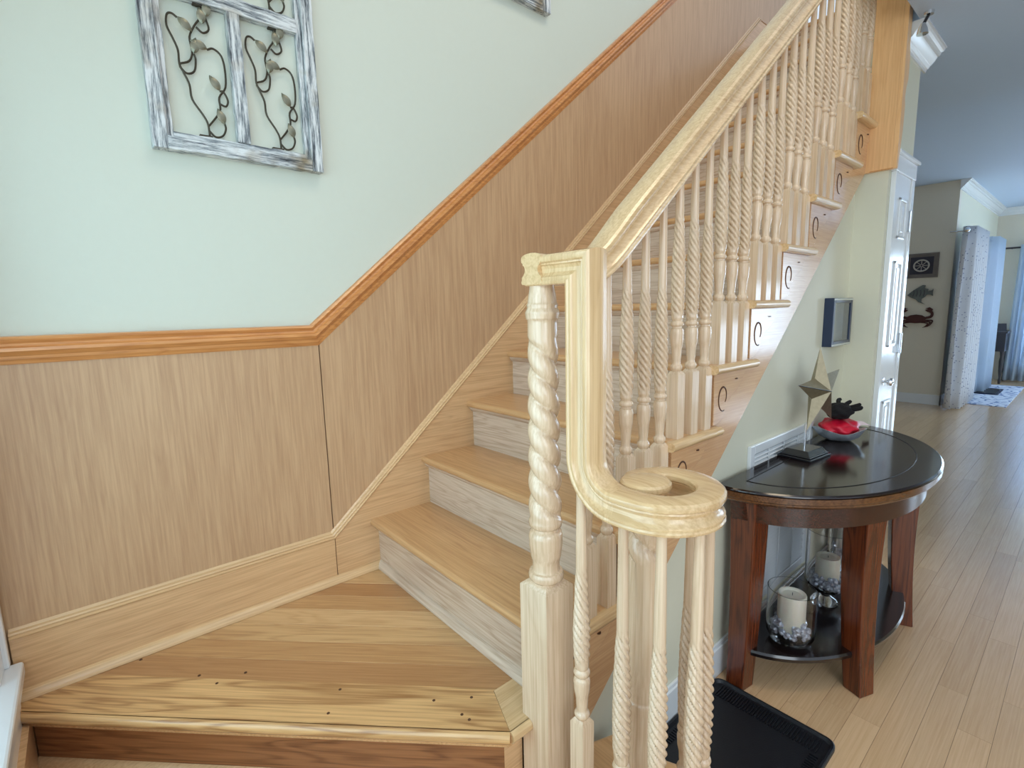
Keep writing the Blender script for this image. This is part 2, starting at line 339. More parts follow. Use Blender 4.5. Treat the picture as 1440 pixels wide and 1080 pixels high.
for z0, z1 in ((1.22, 1.40), (0.72, 1.12), (-0.25, 0.46)):
    mb = MB()
    for a, b_, c, d in ((dx0+.06, z0, dx1-.06, z0+.014), (dx0+.06, z1-.014, dx1-.06, z1), (dx0+.06, z0, dx0+.074, z1), (dx1-.074, z0, dx1-.06, z1)):
        mb.box((a, YH-0.021, b_), (c, YH-0.013, d))
    mb.box((dx0+.10, YH-0.019, z0+.03), (dx1-.10, YH-0.013, z1-.03))
    mb.build('door_panel', M_WHITE, dr, bevel=0.003)
for z in (1.31, 0.73, -0.15):
    MB().box((dx1-0.012, YH-0.024, z-0.045), (dx1+0.01, YH-0.013, z+0.045)).lathe([(0.006, -0.05), (0.006, 0.05)], 10, (dx1, YH-0.026, z)).build('hinge', M_CHROME, dr)
kn = MB(); kn.sweep([((dx0+0.04, YH-0.014-t, 0.56), (r_, 0, 0), (0, 0, r_)) for t, r_ in ((0, .018), (.004, .018), (.006, .007), (.018, .007), (.022, .015), (.031, .019), (.040, .015), (.043, .005))], [(math.cos(i*math.pi/8), math.sin(i*math.pi/8)) for i in range(16)])
kn.build('door_knob', M_CHROME, dr, smooth=True)
dc = struct(MB().box((XH+0.035, YH-0.020, FLOOR), (XH+0.073, YH, 1.50)).box((XH+0.317, YH-0.020, FLOOR), (XE-0.012, YH, 1.50)).box((XH+0.03, YH-0.022, 1.50), (XE-0.006, YH, 1.57)).box((XH+0.02, YH-0.034, 1.57), (XE, YH, 1.585)).build('trim_3', M_WHITE, bevel=0.003), 'white door casing with a projecting head around the closet door', 'door casing')
cm = [(0, 0), (.008, 0), (.010, .012), (.016, .014), (.022, .024), (.026, .026), (.040, .042), (.048, .056), (.056, .058), (.060, .070), (.070, .074), (.074, .082), (.080, .083), (.080, .09), (0, .09)]
MB().sweep([((x, YH, CEILN-0.09), (0, -1, 0), (0, 0, 1)) for x in (XH+0.04, XE+0.055)], cm).build('trim_4', M_WHITE, smooth=True, angle=20)
struct(bpy.data.objects['trim_4'], 'white crown moulding above the closet door at the hall ceiling', 'crown moulding')
# ceilings
struct(MB().box((1.55, -4.2, CEILN), (3.4, YH-0.055, 2.62)).box((XH+0.06, YH-0.055, CEILN), (3.4, YH+0.02, 2.62)).box((XE, YH+0.02, CEILN), (3.4, -0.0, CEILN+0.02)).box((XE, 0.0, CEILN), (3.4, 1.0, 2.62)).build('ceiling', M_CEIL), 'pale hall ceiling with blue daylight put into its colour', 'ceiling')
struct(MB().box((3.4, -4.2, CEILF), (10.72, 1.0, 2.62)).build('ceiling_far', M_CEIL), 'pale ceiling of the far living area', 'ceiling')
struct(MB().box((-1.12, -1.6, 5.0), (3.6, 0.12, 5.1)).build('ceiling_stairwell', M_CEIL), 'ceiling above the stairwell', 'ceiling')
# far walls
XF, YF = 7.38, -0.44
struct(MB().box((XF, YF, FLOOR), (XF+0.12, 1.0, CEILF)).build('wall_far', M_WALLB), 'beige wall down the hall with three nautical decorations', 'wall')
struct(MB().box((XE, 1.0, FLOOR), (XF+0.12, 1.12, 2.6)).build('wall_side_room', M_WALLB), 'beige side wall of the room past the stairs', 'wall')
struct(MB().box((XE-0.1, 0.12, FLOOR), (XE, 1.0, 2.6)).build('wall_stair_back', M_WALLB), 'wall behind the stairs', 'wall')
wf = MB()
for x0, x1, z0, z1 in ((XF+0.12, 8.3, FLOOR, CEILF), (9.2, 10.6, FLOOR, CEILF), (8.3, 9.2, FLOOR, 0.4), (8.3, 9.2, 1.7, CEILF)): wf.box((x0, YF, z0), (x1, YF+0.12, z1))
struct(wf.build('wall_window', M_WALLF), 'cream window wall of the far living area behind curtains', 'wall')
we = MB()
for y0, y1, z0, z1 in ((YF+0.12, -0.95, FLOOR, CEILF), (-0.95, -3.2, 1.75, CEILF), (-0.95, -3.2, FLOOR, -0.1), (-3.2, -4.2, FLOOR, CEILF)): we.box((10.6, min(y0, y1), z0), (10.72, max(y0, y1), z1))
struct(we.build('wall_end', M_WALLB), 'beige end wall of the far living area with tall bright windows', 'wall')
wn2 = MB()
for k in range(4):
    yy = -0.95-0.5625*2*k/2*1.333
    wn2.box((10.64, yy-0.05, -0.1), (10.68, yy, 1.75))
wn2.box((10.64, -3.2, 1.70), (10.68, -0.95, 1.75)).box((10.64, -3.2, -0.1), (10.68, -0.95, -0.05)).box((10.645, -3.2, 0.82), (10.675, -0.95, 0.86))
w2 = struct(wn2.build('window_2', M_WHITE), 'tall bright window at the far end of the living area', 'window')
MB().box((10.655, -3.2, -0.05), (10.661, -0.95, 1.70)).build('pane', M_GLASS, w2)
struct(MB().box((1.55, -4.3, FLOOR), (6.7, -4.2, CEILN+0.3)).box((9.3, -4.3, FLOOR), (10.72, -4.2, CEILN+0.3)).box((6.7, -4.3, FLOOR), (9.3, -4.2, 0.0)).box((6.7, -4.3, 1.8), (9.3, -4.2, CEILN+0.3)).build('wall_right', M_WALLF), 'cream right hand wall of the hall', 'wall')
bf = MB().box((XF-0.016, YF-0.016, FLOOR), (XF, 1.0, FLOOR+0.125)).box((XF-0.016, YF-0.016, FLOOR), (10.6, YF, FLOOR+0.125))
struct(bf.build('baseboard_far', M_WHITE, bevel=0.003), 'white baseboard below the beige wall down the hall', 'baseboard')
MB().sweep([((x, YF, CEILF-0.11), (0, -1, 0), (0, 0, 1)) for x in (XF-0.02, 10.6)], [(a*1.2, b*1.22) for a, b in cm]).sweep([((10.6, y, CEILF-0.11), (-1, 0, 0), (0, 0, 1)) for y in (YF, -4.2)], [(a*1.2, b*1.22) for a, b in cm]).build('trim_5', M_WHITE, smooth=True, angle=20)
struct(bpy.data.objects['trim_5'], 'white crown moulding around the far living area', 'crown moulding')

# hall floor: boards along x
fl = struct(MB().box((-3.0, -5.0, FLOOR-0.1), (11.4, 1.1, FLOOR-0.012)).build('floor', M_FLOOR), 'light oak strip floor of the hall', 'floor')
PW = 0.079
def boards(x0, x1, y0, y1, keep):
    out = []; n = int((y1-y0)/PW)+1
    for j in range(n):
        ya = y0+j*PW; x = x0-random.random()*0.9
        while x < x1:
            L = random.uniform(0.6, 1.35)
            a, b = max(x, x0), min(x+L, x1); x += L
            if b-a > 0.02 and keep((a+b)/2, ya): out.append((a, b, ya, min(ya+PW, y1)))
    return out
count = 0; mbf = MB(); mbn = 0
for a, b, ya, yb in boards(-3.0, 11.3, -5.0, 1.05, lambda x, y: True):
    cx, cy = (a+b)/2, (ya+yb)/2
    near = 0.0 < cx < 5.2 and -2.1 < cy < -0.9 and b-a > 0.1
    if near and count < 290:
        MB().box((-(b-a)/2+.0004, -(yb-ya)/2+.0004, -0.012), ((b-a)/2-.0004, (yb-ya)/2-.0004, 0)).build('plank', M_FLOOR, fl, loc=(cx, cy, FLOOR))
        count += 1
    else: mbf.box((a+.0004, ya+.0004, FLOOR-0.012), (b-.0004, yb-.0004, FLOOR))
def floor_far():
    m = M_FLOOR.copy(); m.name = 'floor_oak_far'; n = m.node_tree.nodes; l = m.node_tree.links
    g = n.new('ShaderNodeNewGeometry')
    for nd in n:
        if nd.type == 'OBJECT_INFO':
            for lk in list(nd.outputs['Random'].links): l.new(g.outputs['Random Per Island'], lk.to_socket)
    return m
mbf.build('far_planks', floor_far(), fl, kind='stuff')

# ================================================================ STAIRCASE
st = thing('staircase', 'blond oak staircase climbing from an angled landing beside the panelled wall', 'staircase')
YO = -0.945                                          # outer face of the stringer
NSTEP = 14
ny = [(0.0, 0.0)]
def tread_prof(x, z, depth):                         # half round nosing
    t = 0.027; pts = [(x+depth, z), (x+t/2, z)]
    pts += [(x+t/2-t/2*math.sin(a), z-t/2+t/2*math.cos(a)) for a in [i*math.pi/8 for i in range(1, 8)]]
    pts += [(x+t/2, z-t), (x+depth, z-t)]
    return pts
for k in range(1, NSTEP+1):
    x = (k-1)*RUN; z = k*RISE; yend = -0.952 if k <= 8 else -0.925
    d = RUN+0.048 if k < NSTEP else 0.9
    if k == NSTEP: yend = -0.9
    # objects keep their own origin so that each board gets its own grain
    MB().prism(tread_prof(0, 0, d), 'y', yend+0.5, 0.481).build('tread', M_TREAD, st, smooth=True, angle=30, loc=(x, -0.5, z))
    if k <= 9:
        MB().prism([(-0.952, 0), (-0.9665, 0)]+[(-0.9665-0.0135*math.sin(a), -0.0135+0.0135*math.cos(a)) for a in [i*math.pi/8 for i in range(1, 8)]]+[(-0.9665, -0.027), (-0.952, -0.027)], 'x', 0.002, RUN+0.048).build('nosing_return', M_RAIL['x'], st, smooth=True, angle=30, loc=(x, 0, z))
    rz = (k-1)*RISE
    MB().box((0, -0.44, 0.0), (0.018, 0.481, RISE-0.027)).build('riser', M_RISER, st, loc=(x+0.03, -0.5, rz))
    if k == 1:
        MB().sweep([((0.03, y, 0.001), (-1, 0, 0), (0, 0, 1)) for y in (-0.9, -0.02)], qr).build('shoe_moulding', M_RISER, st, smooth=True, angle=50)
    MB().prism([(x+0.03, z-0.027), (x+0.012, z-0.027), (x+0.014, z-0.034), (x+0.022, z-0.044), (x+0.03, z-0.046)], 'y', max(yend, -0.94), -0.02).build('scotia', M_RISER, st)
# open stringer with its scroll brackets
top = [(-0.03, -0.0)]
for k in range(1, 10):
    x = (k-1)*RUN+0.03; top += [(x, (k-1)*RISE-(0.027 if k > 1 else 0.0)), (x, k*RISE-0.027)]
top += [(XH-0.01, 9*RISE-0.027)]
low = [(XH-0.01, -0.235+0.868*(XH-0.01)), (-0.03, -0.235)]
stg = MB().prism(top+low, 'y', YO, YO+0.04).build('stringer', M_STRING, st)
MB().prism([(-0.03, -0.23), (XH-0.01, -0.235+0.868*(XH-0.01)+0.005), (XH-0.01, -0.235+0.868*(XH-0.01)+0.018), (-0.03, -0.215)], 'y', YO-0.004, YO).build('stringer_edge', M_STRING, stg)
for k in range(1, 10):
    x = (k-1)*RUN+0.03; z = k*RISE-0.027
    pts = [(x+0.001, z), (x+0.001, z-0.162)]
    pts += [(x+a, z-b) for a, b in ((.030, .160), (.055, .150), (.078, .128), (.096, .100), (.118, .078), (.150, .066), (.172, .050), (.190, .026), (.205, 0.0))]
    br = MB().prism(pts, 'y', YO-0.007, YO).build('scroll_bracket', M_STRING, stg, bevel=0.0015)
    sp = []
    cx, cz = x+0.058, z-0.080
    for i in range(34):
        a = R(-75)-i*R(325)/33; rr = 0.037-0.017*(i/33)**1.5
        sp.append((cx+rr*math.cos(a)*0.85, YO-0.0070, cz+rr*1.15*math.sin(a)))
    MB().tube(sp, lambda t: 0.0030-0.0012*abs(2*t-1), 6).build('scroll_carving', M_GROOVE, stg, smooth=True)
    MB().lathe([(0.0005, 0.0), (.0065, .0), (.0065, .003), (0.0005, .003)], 12, (0, 0, 0)).build('bracket_plug', M_GROOVE, stg, loc=(x+0.138, YO-0.006, z-0.030))
    bpy.context.view_layer.objects.active = None
    o = stg.children[-1]
    o.rotation_euler = (R(90), 0, 0)
# landing: strips at 45 degrees, a nosing board and a mitred return
SQ = math.sqrt(0.5)
land = MB().prism([(-0.95, -0.03), (-0.95, -0.0), (0.03, -0.0), (0.03, -0.90), (-0.04, -0.90), (-0.09, -0.90), (-0.94, -0.05)], 'z', -0.06, -0.013).build('landing', M_LAND, st)
poly0 = [(-0.955, -0.02), (0.03, -0.02), (0.03, -0.91), (-0.035, -0.91), (-0.955, -0.02)][:4]
full = [(-0.955, -0.02), (0.03, -0.02), (0.03, -0.797), (-0.25, -0.797), (-0.955, -0.075)]
c = -0.592
while c < 0.05:
    p = clip(clip(full, (SQ, SQ), c+PW), (-SQ, -SQ), -c)
    if len(p) > 2 and area2(p) > 1e-4:
        mx = sum(q[0] for q in p)/len(p); my = sum(q[1] for q in p)/len(p)
        loc2 = [((q[0]-mx)*SQ-(q[1]-my)*SQ, (q[0]-mx)*SQ+(q[1]-my)*SQ) for q in p]
        loc2 = [(q[0]*0.9995, q[1]*0.988) for q in loc2]
        MB().prism(loc2, 'z', -0.013, 0.0).build('plank', M_LANDS[(2, 0, 3, 1, 0, 2, 1, 3)[int(round((c+0.592)/PW)) % 8]], land, loc=(mx, my, 0), rz=R(-45), bevel=0.001)
    c += PW
def edge_board(name, poly, nose, mat):
    """flat board polygon (x,y) at z 0 with a half-round nose prism along the (a,b) edge"""
    mb = MB().prism(poly, 'z', -0.027, 0.0005)
    a, b = Vector(nose[0]), Vector(nose[1]); d = (b-a).normalized(); o_ = Vector((d.y, -d.x))
    if o_.dot(Vector(poly[2])-a) > 0: o_ = -o_
    pr = [(0.0135*math.sin(t), -0.0135+0.014*math.cos(t)) for t in [i*math.pi/8 for i in range(9)]]
    mb.sweep([((q.x, q.y, 0), (o_.x, o_.y, 0), (0, 0, 1)) for q in (a, b)], [(-0.002, 0.0005)]+pr+[(-0.002, -0.027)])
    return mb
# landing nosing board, built in its own rotated frame for the grain
def local(poly, m, ang):
    ca, sa = math.cos(-ang), math.sin(-ang)
    return [((q[0]-m[0])*ca-(q[1]-m[1])*sa, (q[0]-m[0])*sa+(q[1]-m[1])*ca) for q in poly]
nb = [(-0.943, -0.092), (-0.106, -0.929), (-0.052, -0.797), (-0.046, -0.791), (-0.837, 0.0), (-0.955, 0.0), (-0.955, -0.08)]
nb = [(-0.9435, -0.0772), (-0.1005, -0.9202), (-0.0505, -0.7975), (-0.0407, -0.7965), (-0.8177, -0.0195), (-0.95, -0.0195), (-0.95, -0.0707)]
mpt = (-0.5, -0.45)
edge_board('n', local(nb, mpt, R(-45)), local([(-0.9435, -0.0772), (-0.1005, -0.9202)], mpt, R(-45)), M_LAND).build('landing_nosing', oak('nosing_board_oak', srgb(226, 192, 142), srgb(158, 120, 78), 'x', 0.3, 0.35, 0.4, 0.0, scale=0.8), land, smooth=True, angle=30, loc=(mpt[0], mpt[1], 0), rz=R(-45))
rb_ = [(-0.1005, -0.9202), (-0.040, -0.9202), (-0.040, -0.803), (0.03, -0.803), (-0.050, -0.787)]
rb_ = [(-0.1000, -0.9202), (-0.0430, -0.9202), (0.029, -0.893), (0.029, -0.798), (-0.0495, -0.7975)]
edge_board('r', rb_, [(-0.1000, -0.9202), (-0.0430, -0.9202)], M_RAIL['x']).build('landing_return', M_RAIL['x'], land, smooth=True, angle=30)
pm = MB()
for px_, py_ in ((-0.791, 0.092), (-0.705, -0.046), (-0.594, -0.23), (-0.565, -0.295), (-0.499, -0.302), (-0.335, -0.533), (-0.386, -0.589), (-0.104, -0.778), (-0.148, -0.83), (-0.178, -0.724), (-0.152, -0.806)): pm.lathe([(0.001, 0.0), (0.0042, 0.0), (0.0036, 0.0012), (0.001, 0.0013)], 8, (px_, py_, 0.0))
pm.build('plug_marks', M_GROOVE, land, kind='stuff')
# lower risers and the two steps down to the floor
def riser45(c_, x0, x1, z0, z1, name='riser', mat=M_DARKRISER):
    # vertical board on the line x+y = c_, between x0 and x1
    L = (x1-x0)/SQ; mb = MB().box((0, -0.0, 0), (L, 0.016, z1-z0))
    return mb.build(name, mat, st, loc=(x0, c_-x0, z0), rz=R(-45))
riser45(-0.985, -0.93, -0.095, -RISE, -0.027)
MB().box((-0.095, -0.89, -RISE), (-0.04, -0.876, -0.027)).build('riser_return', M_BASE, st)
pts = [(-0.93, -0.055), (-0.095, -0.89)]
MB().sweep([((px, py, -RISE), (-SQ, -SQ, 0), (0, 0, 1)) for px, py in pts], [(0, 0)]+[(a_, b_+0.018) for a_, b_ in qr]+[(0.019, 0)]).build('shoe_moulding', M_CAP, st, smooth=True, angle=50)
MB().box((-0.955, -1.1, FLOOR), (-0.932, -0.02, -0.03)).build('wall_stringer', M_BASE, st)
# starting step with a rounded bullnose end round the volute
CB = (0.09, -1.172)
bull = [(-0.93, -0.055), (0.10, 0.0-0.90), (0.26, -0.955)]
bull += [(CB[0]+0.20*math.cos(R(a)), CB[1]+0.20*math.sin(R(a))) for a in range(30, -136, -12)]
bull += [(-0.93, -0.46)]
MB().prism(bull, 'z', -RISE-0.027, -RISE).build('starting_step', M_TREAD, st, bevel=0.012)
bl2 = [((q[0]-CB[0])*0.93+CB[0], (q[1]-CB[1])*0.93+CB[1]) if q[1] < -0.93 else q for q in bull]
MB().prism([(q[0], q[1]+0.02) if i in (len(bl2)-1,) else q for i, q in enumerate(bl2)], 'z', FLOOR, -RISE-0.027).build('starting_riser', M_DARKRISER, st)

# ================================================================ RAILING
ral = thing('stair_railing', 'blond oak stair railing with rope-twist balusters and a scrolled volute end', 'railing')
NX, NY = 0.0, -0.94
HP = [(-.026, 0), (-.029, .002), (-.030, .006), (-.028, .0095), (-.0285, .012), (-.0285, .015), (-.024, .018), (-.0195, .024), (-.0185, .031), (-.021, .037), (-.0255, .039), (-.0245, .042), (-.029, .045), (-.030, .0495), (-.0290, .0545), (-.0245, .0585), (-.013, .0612), (0, .062)]
HP = HP+[(-a, b) for a, b in reversed(HP[:-1])]
# gooseneck: over the newel, mitre, drop, ease forward, then the volute
yL, yI, zB, zV = -0.918, -1.030, 0.985, 0.540
fr = [((NX, yL, zB), (-1, 0, 0), (0, 0, 1)), ((NX, yI+0.0, zB), (-1, 0, 0), (0, -1, 1)), ((NX, yI, 0.65), (-1, 0, 0), (0, -1, 0))]
for i in range(1, 12):
    a = i*math.pi/2/12
    fr.append(((NX, -1.14+0.11*math.cos(a), 0.65-0.11*math.sin(a)), (-1, 0, 0), (0, -math.cos(a), math.sin(a))))
fr.append(((NX, -1.14, zV), (-1, 0, 0), (0, 0, 1)))
gm = MB().sweep(fr, HP, caps=False)
nH = len(HP)
for i in range(nH):                                  # first ring follows the profile: a moulded return
    x_, y_, z_ = gm.v[i]; gm.v[i] = (x_, yL+(abs(x_-NX)-0.030), z_)
half_ = (nH-1)//2
gm.f += [(i, i+1, nH-2-i, nH-1-i) for i in range(half_)]
gn = gm.build('gooseneck', M_RAIL['z'], ral, smooth=True, angle=28)
cv = (0.09, -1.172)
path = [(0, -1.1401), (0, -1.16)]
for a in range(180, 361, 12): path.append((cv[0]+0.09*math.cos(R(a)), cv[1]+0.09*math.sin(R(a))))
for a, r_ in ((375, .0895), (390, .087), (405, .082), (420, .076), (435, .069), (450, .061), (462, .055)): path.append((cv[0]+r_*math.cos(R(a)), cv[1]+r_*math.sin(R(a))))
vf = []
for i, q in enumerate(path):
    a = Vector(path[max(i-1, 0)]); b = Vector(path[min(i+1, len(path)-1)]); t = (b-a).normalized()
    sd = Vector((t.x, t.y, 0)).cross(Vector((0, 0, 1)))
    wf_ = 1.0-0.06*min(1, i/6)
    vf.append(((q[0], q[1], zV), tuple(sd*wf_), (0, 0, 1)))
vo = MB().sweep(vf, HP)
vo.build('volute', M_RAIL['y'], ral, smooth=True, angle=28)
EYE = (0.086, -1.138)
ep = [(0.0, 0.0)]+[(0.043+a-0.030, b) for a, b in HP[::-1][:18][::-1][::-1] if a >= 0][::1]
ep = [(0.001, 0.0)]+[(0.021-a, b+0.0006) for a, b in HP[:17]]+[(0.012, 0.0628), (0.001, 0.063)]
MB().lathe([(0.001 if r_ < 0.002 else r_, z_) for r_, z_ in ep], 48, (EYE[0], EYE[1], zV)).build('volute_eye', M_RAIL['y'], ral, smooth=True, angle=28)
# raked handrail of the flight
def rz(x): return 0.841+0.845*x
xr_ = [(-0.03, 0.988), (0.10, 0.988), (0.14, 0.991), (0.18, 1.004), (0.215, 1.025), (0.25, rz(0.25)), (0.32, rz(0.32)), (1.2, rz(1.2)), (XH-0.005, rz(XH-0.005))]
fr = []
for i, (x, z) in enumerate(xr_):
    a = Vector(xr_[max(i-1, 0)]); b = Vector(xr_[min(i+1, len(xr_)-1)]); t = (b-a).normalized()
    u = Vector((-t.y, 0, t.x))
    if x > XH-0.1: u = Vector((0, 0, 1))/t.x
    q = max(0, min(1, (x-0.10)/0.22)); u = u*(1+0.26*q)
    fr.append(((x, NY, z), (0, 1+0.16*q, 0), tuple(u)))
MB().sweep(fr, HP).build('handrail', M_RAIL['x'], ral, smooth=True, angle=28)

# ---- turned and twisted posts
def smooth(t): return t*t*(3-2*t)
def interp(tab, z):
    for (z0, r0), (z1, r1) in zip(tab, tab[1:]):
        if z <= z1: return r0+(r1-r0)*smooth(max(0, min(1, (z-z0)/(z1-z0)))) if z1 > z0 else r1
    return tab[-1][1]
def post_mesh(name, blocks, prof, twist=None, n=6, depth=0.42, pitch=0.117, seg=60, step=0.004, phase=0.0, mat=None, hand=-1):
    """blocks: (z0, z1, half); prof: (z, r); twist: (z0, z1)"""
    mb = MB()
    for z0, z1, h, ch in blocks:
        e = ch
        secs = [[(-h, -h, z0), (h, -h, z0), (h, h, z0), (-h, h, z0)], [(-h, -h, z1-e), (h, -h, z1-e), (h, h, z1-e), (-h, h, z1-e)]]
        hh = h*0.62
        secs.append([(-hh, -hh, z1), (hh, -hh, z1), (hh, hh, z1), (-hh, hh, z1)])
        loft_rect(mb, secs)
    zs = []
    for (z0, r0), (z1, r1) in zip(prof, prof[1:]):
        if twist and z0 >= twist[0]-1e-6 and z1 <= twist[1]+1e-6: m_ = max(1, int((z1-z0)/step))
        else: m_ = 5 if z1-z0 > 0.012 and abs(r1-r0) > .0005 else (2 if z1-z0 > 0.004 else 1)
        for i in range(m_): zs.append((z0+(z1-z0)*i/m_, r0+(r1-r0)*smooth(i/m_)))
    zs.append(prof[-1])
    def fn(t, z, r):
        if not twist or z <= twist[0] or z >= twist[1]: return r
        env = min(1, (z-twist[0])/0.018, (twist[1]-z)/0.022)
        ph = (t-hand*2*math.pi*(z-twist[0])/pitch)*n/2+phase
        return r*(1-depth*env*(1-abs(math.sin(ph))**0.6))
    mb.lathe([(r, z) for z, r in zs], seg, (0, 0, 0), fn)
    o = mb.build(name, mat or M_BAL, None, smooth=True, angle=50)
    me = o.data; bpy.data.objects.remove(o); return me
def put(me, name, parent, loc, rz_=0.0):
    o = bpy.data.objects.new(name, me); COL.objects.link(o); o.parent = parent; o.location = loc; o.rotation_euler = (0, 0, rz_); return o
def bal_mesh(H, b0=0.19, tw=0.275, tag_=''):
    t0 = b0+0.145; t1 = t0+tw
    prof = [(b0-0.002, .0115), (b0+.004, .0150), (b0+.010, .0165), (b0+.016, .0150), (b0+.019, .0118), (b0+.024, .0112), (b0+.05, .0130), (b0+.085, .0172), (b0+.105, .0178), (b0+.116, .0160), (b0+.118, .0125), (b0+.122, .0125),
            (b0+.124, .0165), (b0+.129, .0178), (b0+.134, .0165), (b0+.137, .0130), (b0+.141, .0138), (t0, .0155),
            (t0+.03, .0180), (t0+.09, .0190), (t0+.16, .0175), (t1-.05, .0140), (t1, .0112), (H, .0092)]
    return post_mesh('baluster'+tag_, [(0, b0, .0175, .010)], prof, (t0, t1), mat=M_BAL)
OFF = (0.062, 0.137, 0.212)
meshes = [bal_mesh(0.651+0.845*o_+0.008) for o_ in OFF]
for k in range(1, 9):
    for j, o_ in enumerate(OFF):
        if k == 1 and j == 0: continue
        x = (k-1)*RUN+o_
        if x > XH-0.05: continue
        me = meshes[j]
        if k == 1: me = bal_mesh(0.803 if j == 1 else 0.838)
        put(me, 'baluster', ral, (x, NY, k*RISE), 0.0)
for j, o_ in enumerate(OFF):
    x = 8*RUN+o_
    if x < XH-0.02: put(meshes[j], 'baluster', ral, (x, NY, 9*RISE))
# landing newel: square base from the lower step, turned, two-start twist
def newel_mesh(z0, zsq, t0, t1, H, h=0.042, sub=None):
    prof = [(zsq-0.004, .030), (zsq+.004, .0385), (zsq+.012, .0395), (zsq+.020, .0370), (zsq+.022, .0310), (zsq+.027, .0300), (zsq+.040, .0300), (zsq+.060, .0345), (zsq+.085, .0370), (zsq+.103, .0375), (zsq+.113, .0350), (zsq+.116, .0300), (zsq+.121, .0295), (zsq+.126, .0355), (zsq+.135, .0372), (t0, .0365),
            (t0+.05, .0365), ((t0+t1)/2, .0352), (t1-.02, .0325), (t1, .0318), (t1+.030, .0312), (t1+.034, .0345), (t1+.046, .0360), (t1+.052, .0335), (t1+.056, .0315), (t1+.062, .0325), (t1+.066, .0300), (H, .0255)]
    bl = [(z0, zsq, h, .014)] if h else []
    return post_mesh('newel', bl, prof, (t0, t1), n=2, depth=0.32, pitch=0.112, seg=48, step=0.003, phase=0.6, mat=M_BAL)
nw = put(newel_mesh(-RISE, 0.342, 0.482, 0.885, 0.988), 'newel_post', ral, (NX, NY, 0))
# balusters carrying the gooseneck and the volute (they stand on the starting step)
def vbal(zt, t0, t1, zblk):
    base = -RISE; f = lambda z: z-base
    b0 = f(zblk); t0 = f(t0); t1 = f(t1); H = f(zt)
    g = (t0-b0)/0.145
    prof = [(b0-.002, .0115), (b0+.004, .0155), (b0+.010, .0170), (b0+.015, .0150), (b0+.018, .0118), (b0+.05*g, .0130), (b0+.085*g, .0172), (b0+.105*g, .0180), (b0+.113*g, .0160), (b0+.116*g, .0125), (b0+.121*g, .0165), (b0+.128*g, .0180), (b0+.134*g, .0165), (b0+.138*g, .0132), (t0, .0150),
            (t0+.03, .0180), (t0+.09, .0192), (t1-.12, .0180), (t1-.05, .0150), (t1, .0118), (H, .0094)]
    return post_mesh('baluster', [(0, b0, .0180, .010)], prof, (t0, t1), mat=M_BAL)
put(vbal(0.604, 0.185, 0.410, 0.062), 'baluster', ral, (0.0, -1.045, -RISE), 0.0)
vb = vbal(zV+0.012, 0.035, 0.325, -0.085)
for a in (188, 214, 262, 300, 350):
    if a == 188: x, y = 0.0, -1.150
    else: x, y = cv[0]+0.09*math.cos(R(a)), cv[1]+0.09*math.sin(R(a))
    put(vb, 'baluster', ral, (x, y, -RISE), R(a))
# starting newel under the eye of the volute
sn = post_mesh('newel', [], [(0, .040), (.02, .042), (.04, .036), (.05, .033), (.12, .036), (.20, .0385), (.262, .0370), (.285, .0365), (.300, .0375), (.312, .0375), (.316, .0345), (.330, .0350), (.62, .0345), (.70, .0330), (.735, .0330)], (.335, .70), n=2, depth=0.36, pitch=0.112, seg=48, step=0.004, mat=M_BAL)
put(sn, 'starting_newel', ral, (EYE[0], EYE[1], -RISE))

# wooden pillar where the flight disappears beside the hall ceiling
pl = thing('wooden_pillar', 'tall flat oak-clad pillar at the top right of the railing', 'pillar', (XH, -0.97, 1.50))
MB().box((-0.018, -0.0715, 0.0), (-0.001, 0.03, 3.3)).build('face_board', M_PILLAR, pl)
MB().prism([(0.001, 0.0), (0.03, 0.16), (0.034, 0.26), (0.022, 0.29), (0.03, 0.33), (0.05, 0.37), (0.05, 0.45), (0.035, 0.50), (0.035, 0.66), (0.055, 0.72), (0.055, 3.3), (-0.018, 3.3), (-0.018, 0.0)], 'y', -0.088, -0.072).build('shaped_side_board', M_PILLAR, pl)
MB().box((-0.001, -0.0715, 0.0), (0.009, 0.03, 0.6)).box((-0.001, -0.0715, 0.6), (0.058, 0.03, 3.3)).build('core', M_PILLAR, pl)
MB().box((-0.0195, -0.075, 0.0), (-0.018, 0.01, 0.004)).build('bottom_shadow_bead', M_TRIM, pl)

# ================================================================ WALL FRAMES
def member(mb, a, b, w, d0, d1):
    """frame member from a to b (x,z) centre line, width w, y from -d0 to -d1, with a raised lip"""
    ax, az = a; bx, bz = b
    if abs(bx-ax) > abs(bz-az): mb.box((ax, -d1, az-w/2), (bx, -d0, az+w/2))
    else: mb.box((ax-w/2, -d1, min(az, bz)), (ax+w/2, -d0, max(az, bz)))
def grain_attr(o, vertical):
    at = o.data.attributes.new('grainvec', 'FLOAT_VECTOR', 'POINT')
    for i, v in enumerate(o.data.vertices):
        c_ = v.co; at.data[i].vector = (c_.z+7*o.location.x, c_.x, c_.y) if vertical else (c_.x+3*c_.z, c_.z, c_.y)
def fpiece(name, parent, x0, x1, z0, z1, y0, y1, n=24):
    """roughened rail of weathered wood"""
    vert = (z1-z0) > (x1-x0); mb = MB(); secs = []
    for i in range(n+1):
        t = i/n; j = lambda: random.uniform(-.0012, .0012)
        if vert:
            z = z0+(z1-z0)*t; secs.append([(x0+j(), y1+j(), z), (x1+j(), y1+j(), z), (x1+j(), y0, z), (x0+j(), y0, z)])
        else:
            x = x0+(x1-x0)*t; secs.append([(x, y1+j(), z0+j()), (x, y1+j(), z1+j()), (x, y0, z1+j()), (x, y0, z0+j())])
    loft_rect(mb, secs); o = mb.build(name, M_DISTRESS, parent, bevel=0.0015); grain_attr(o, vert); return o
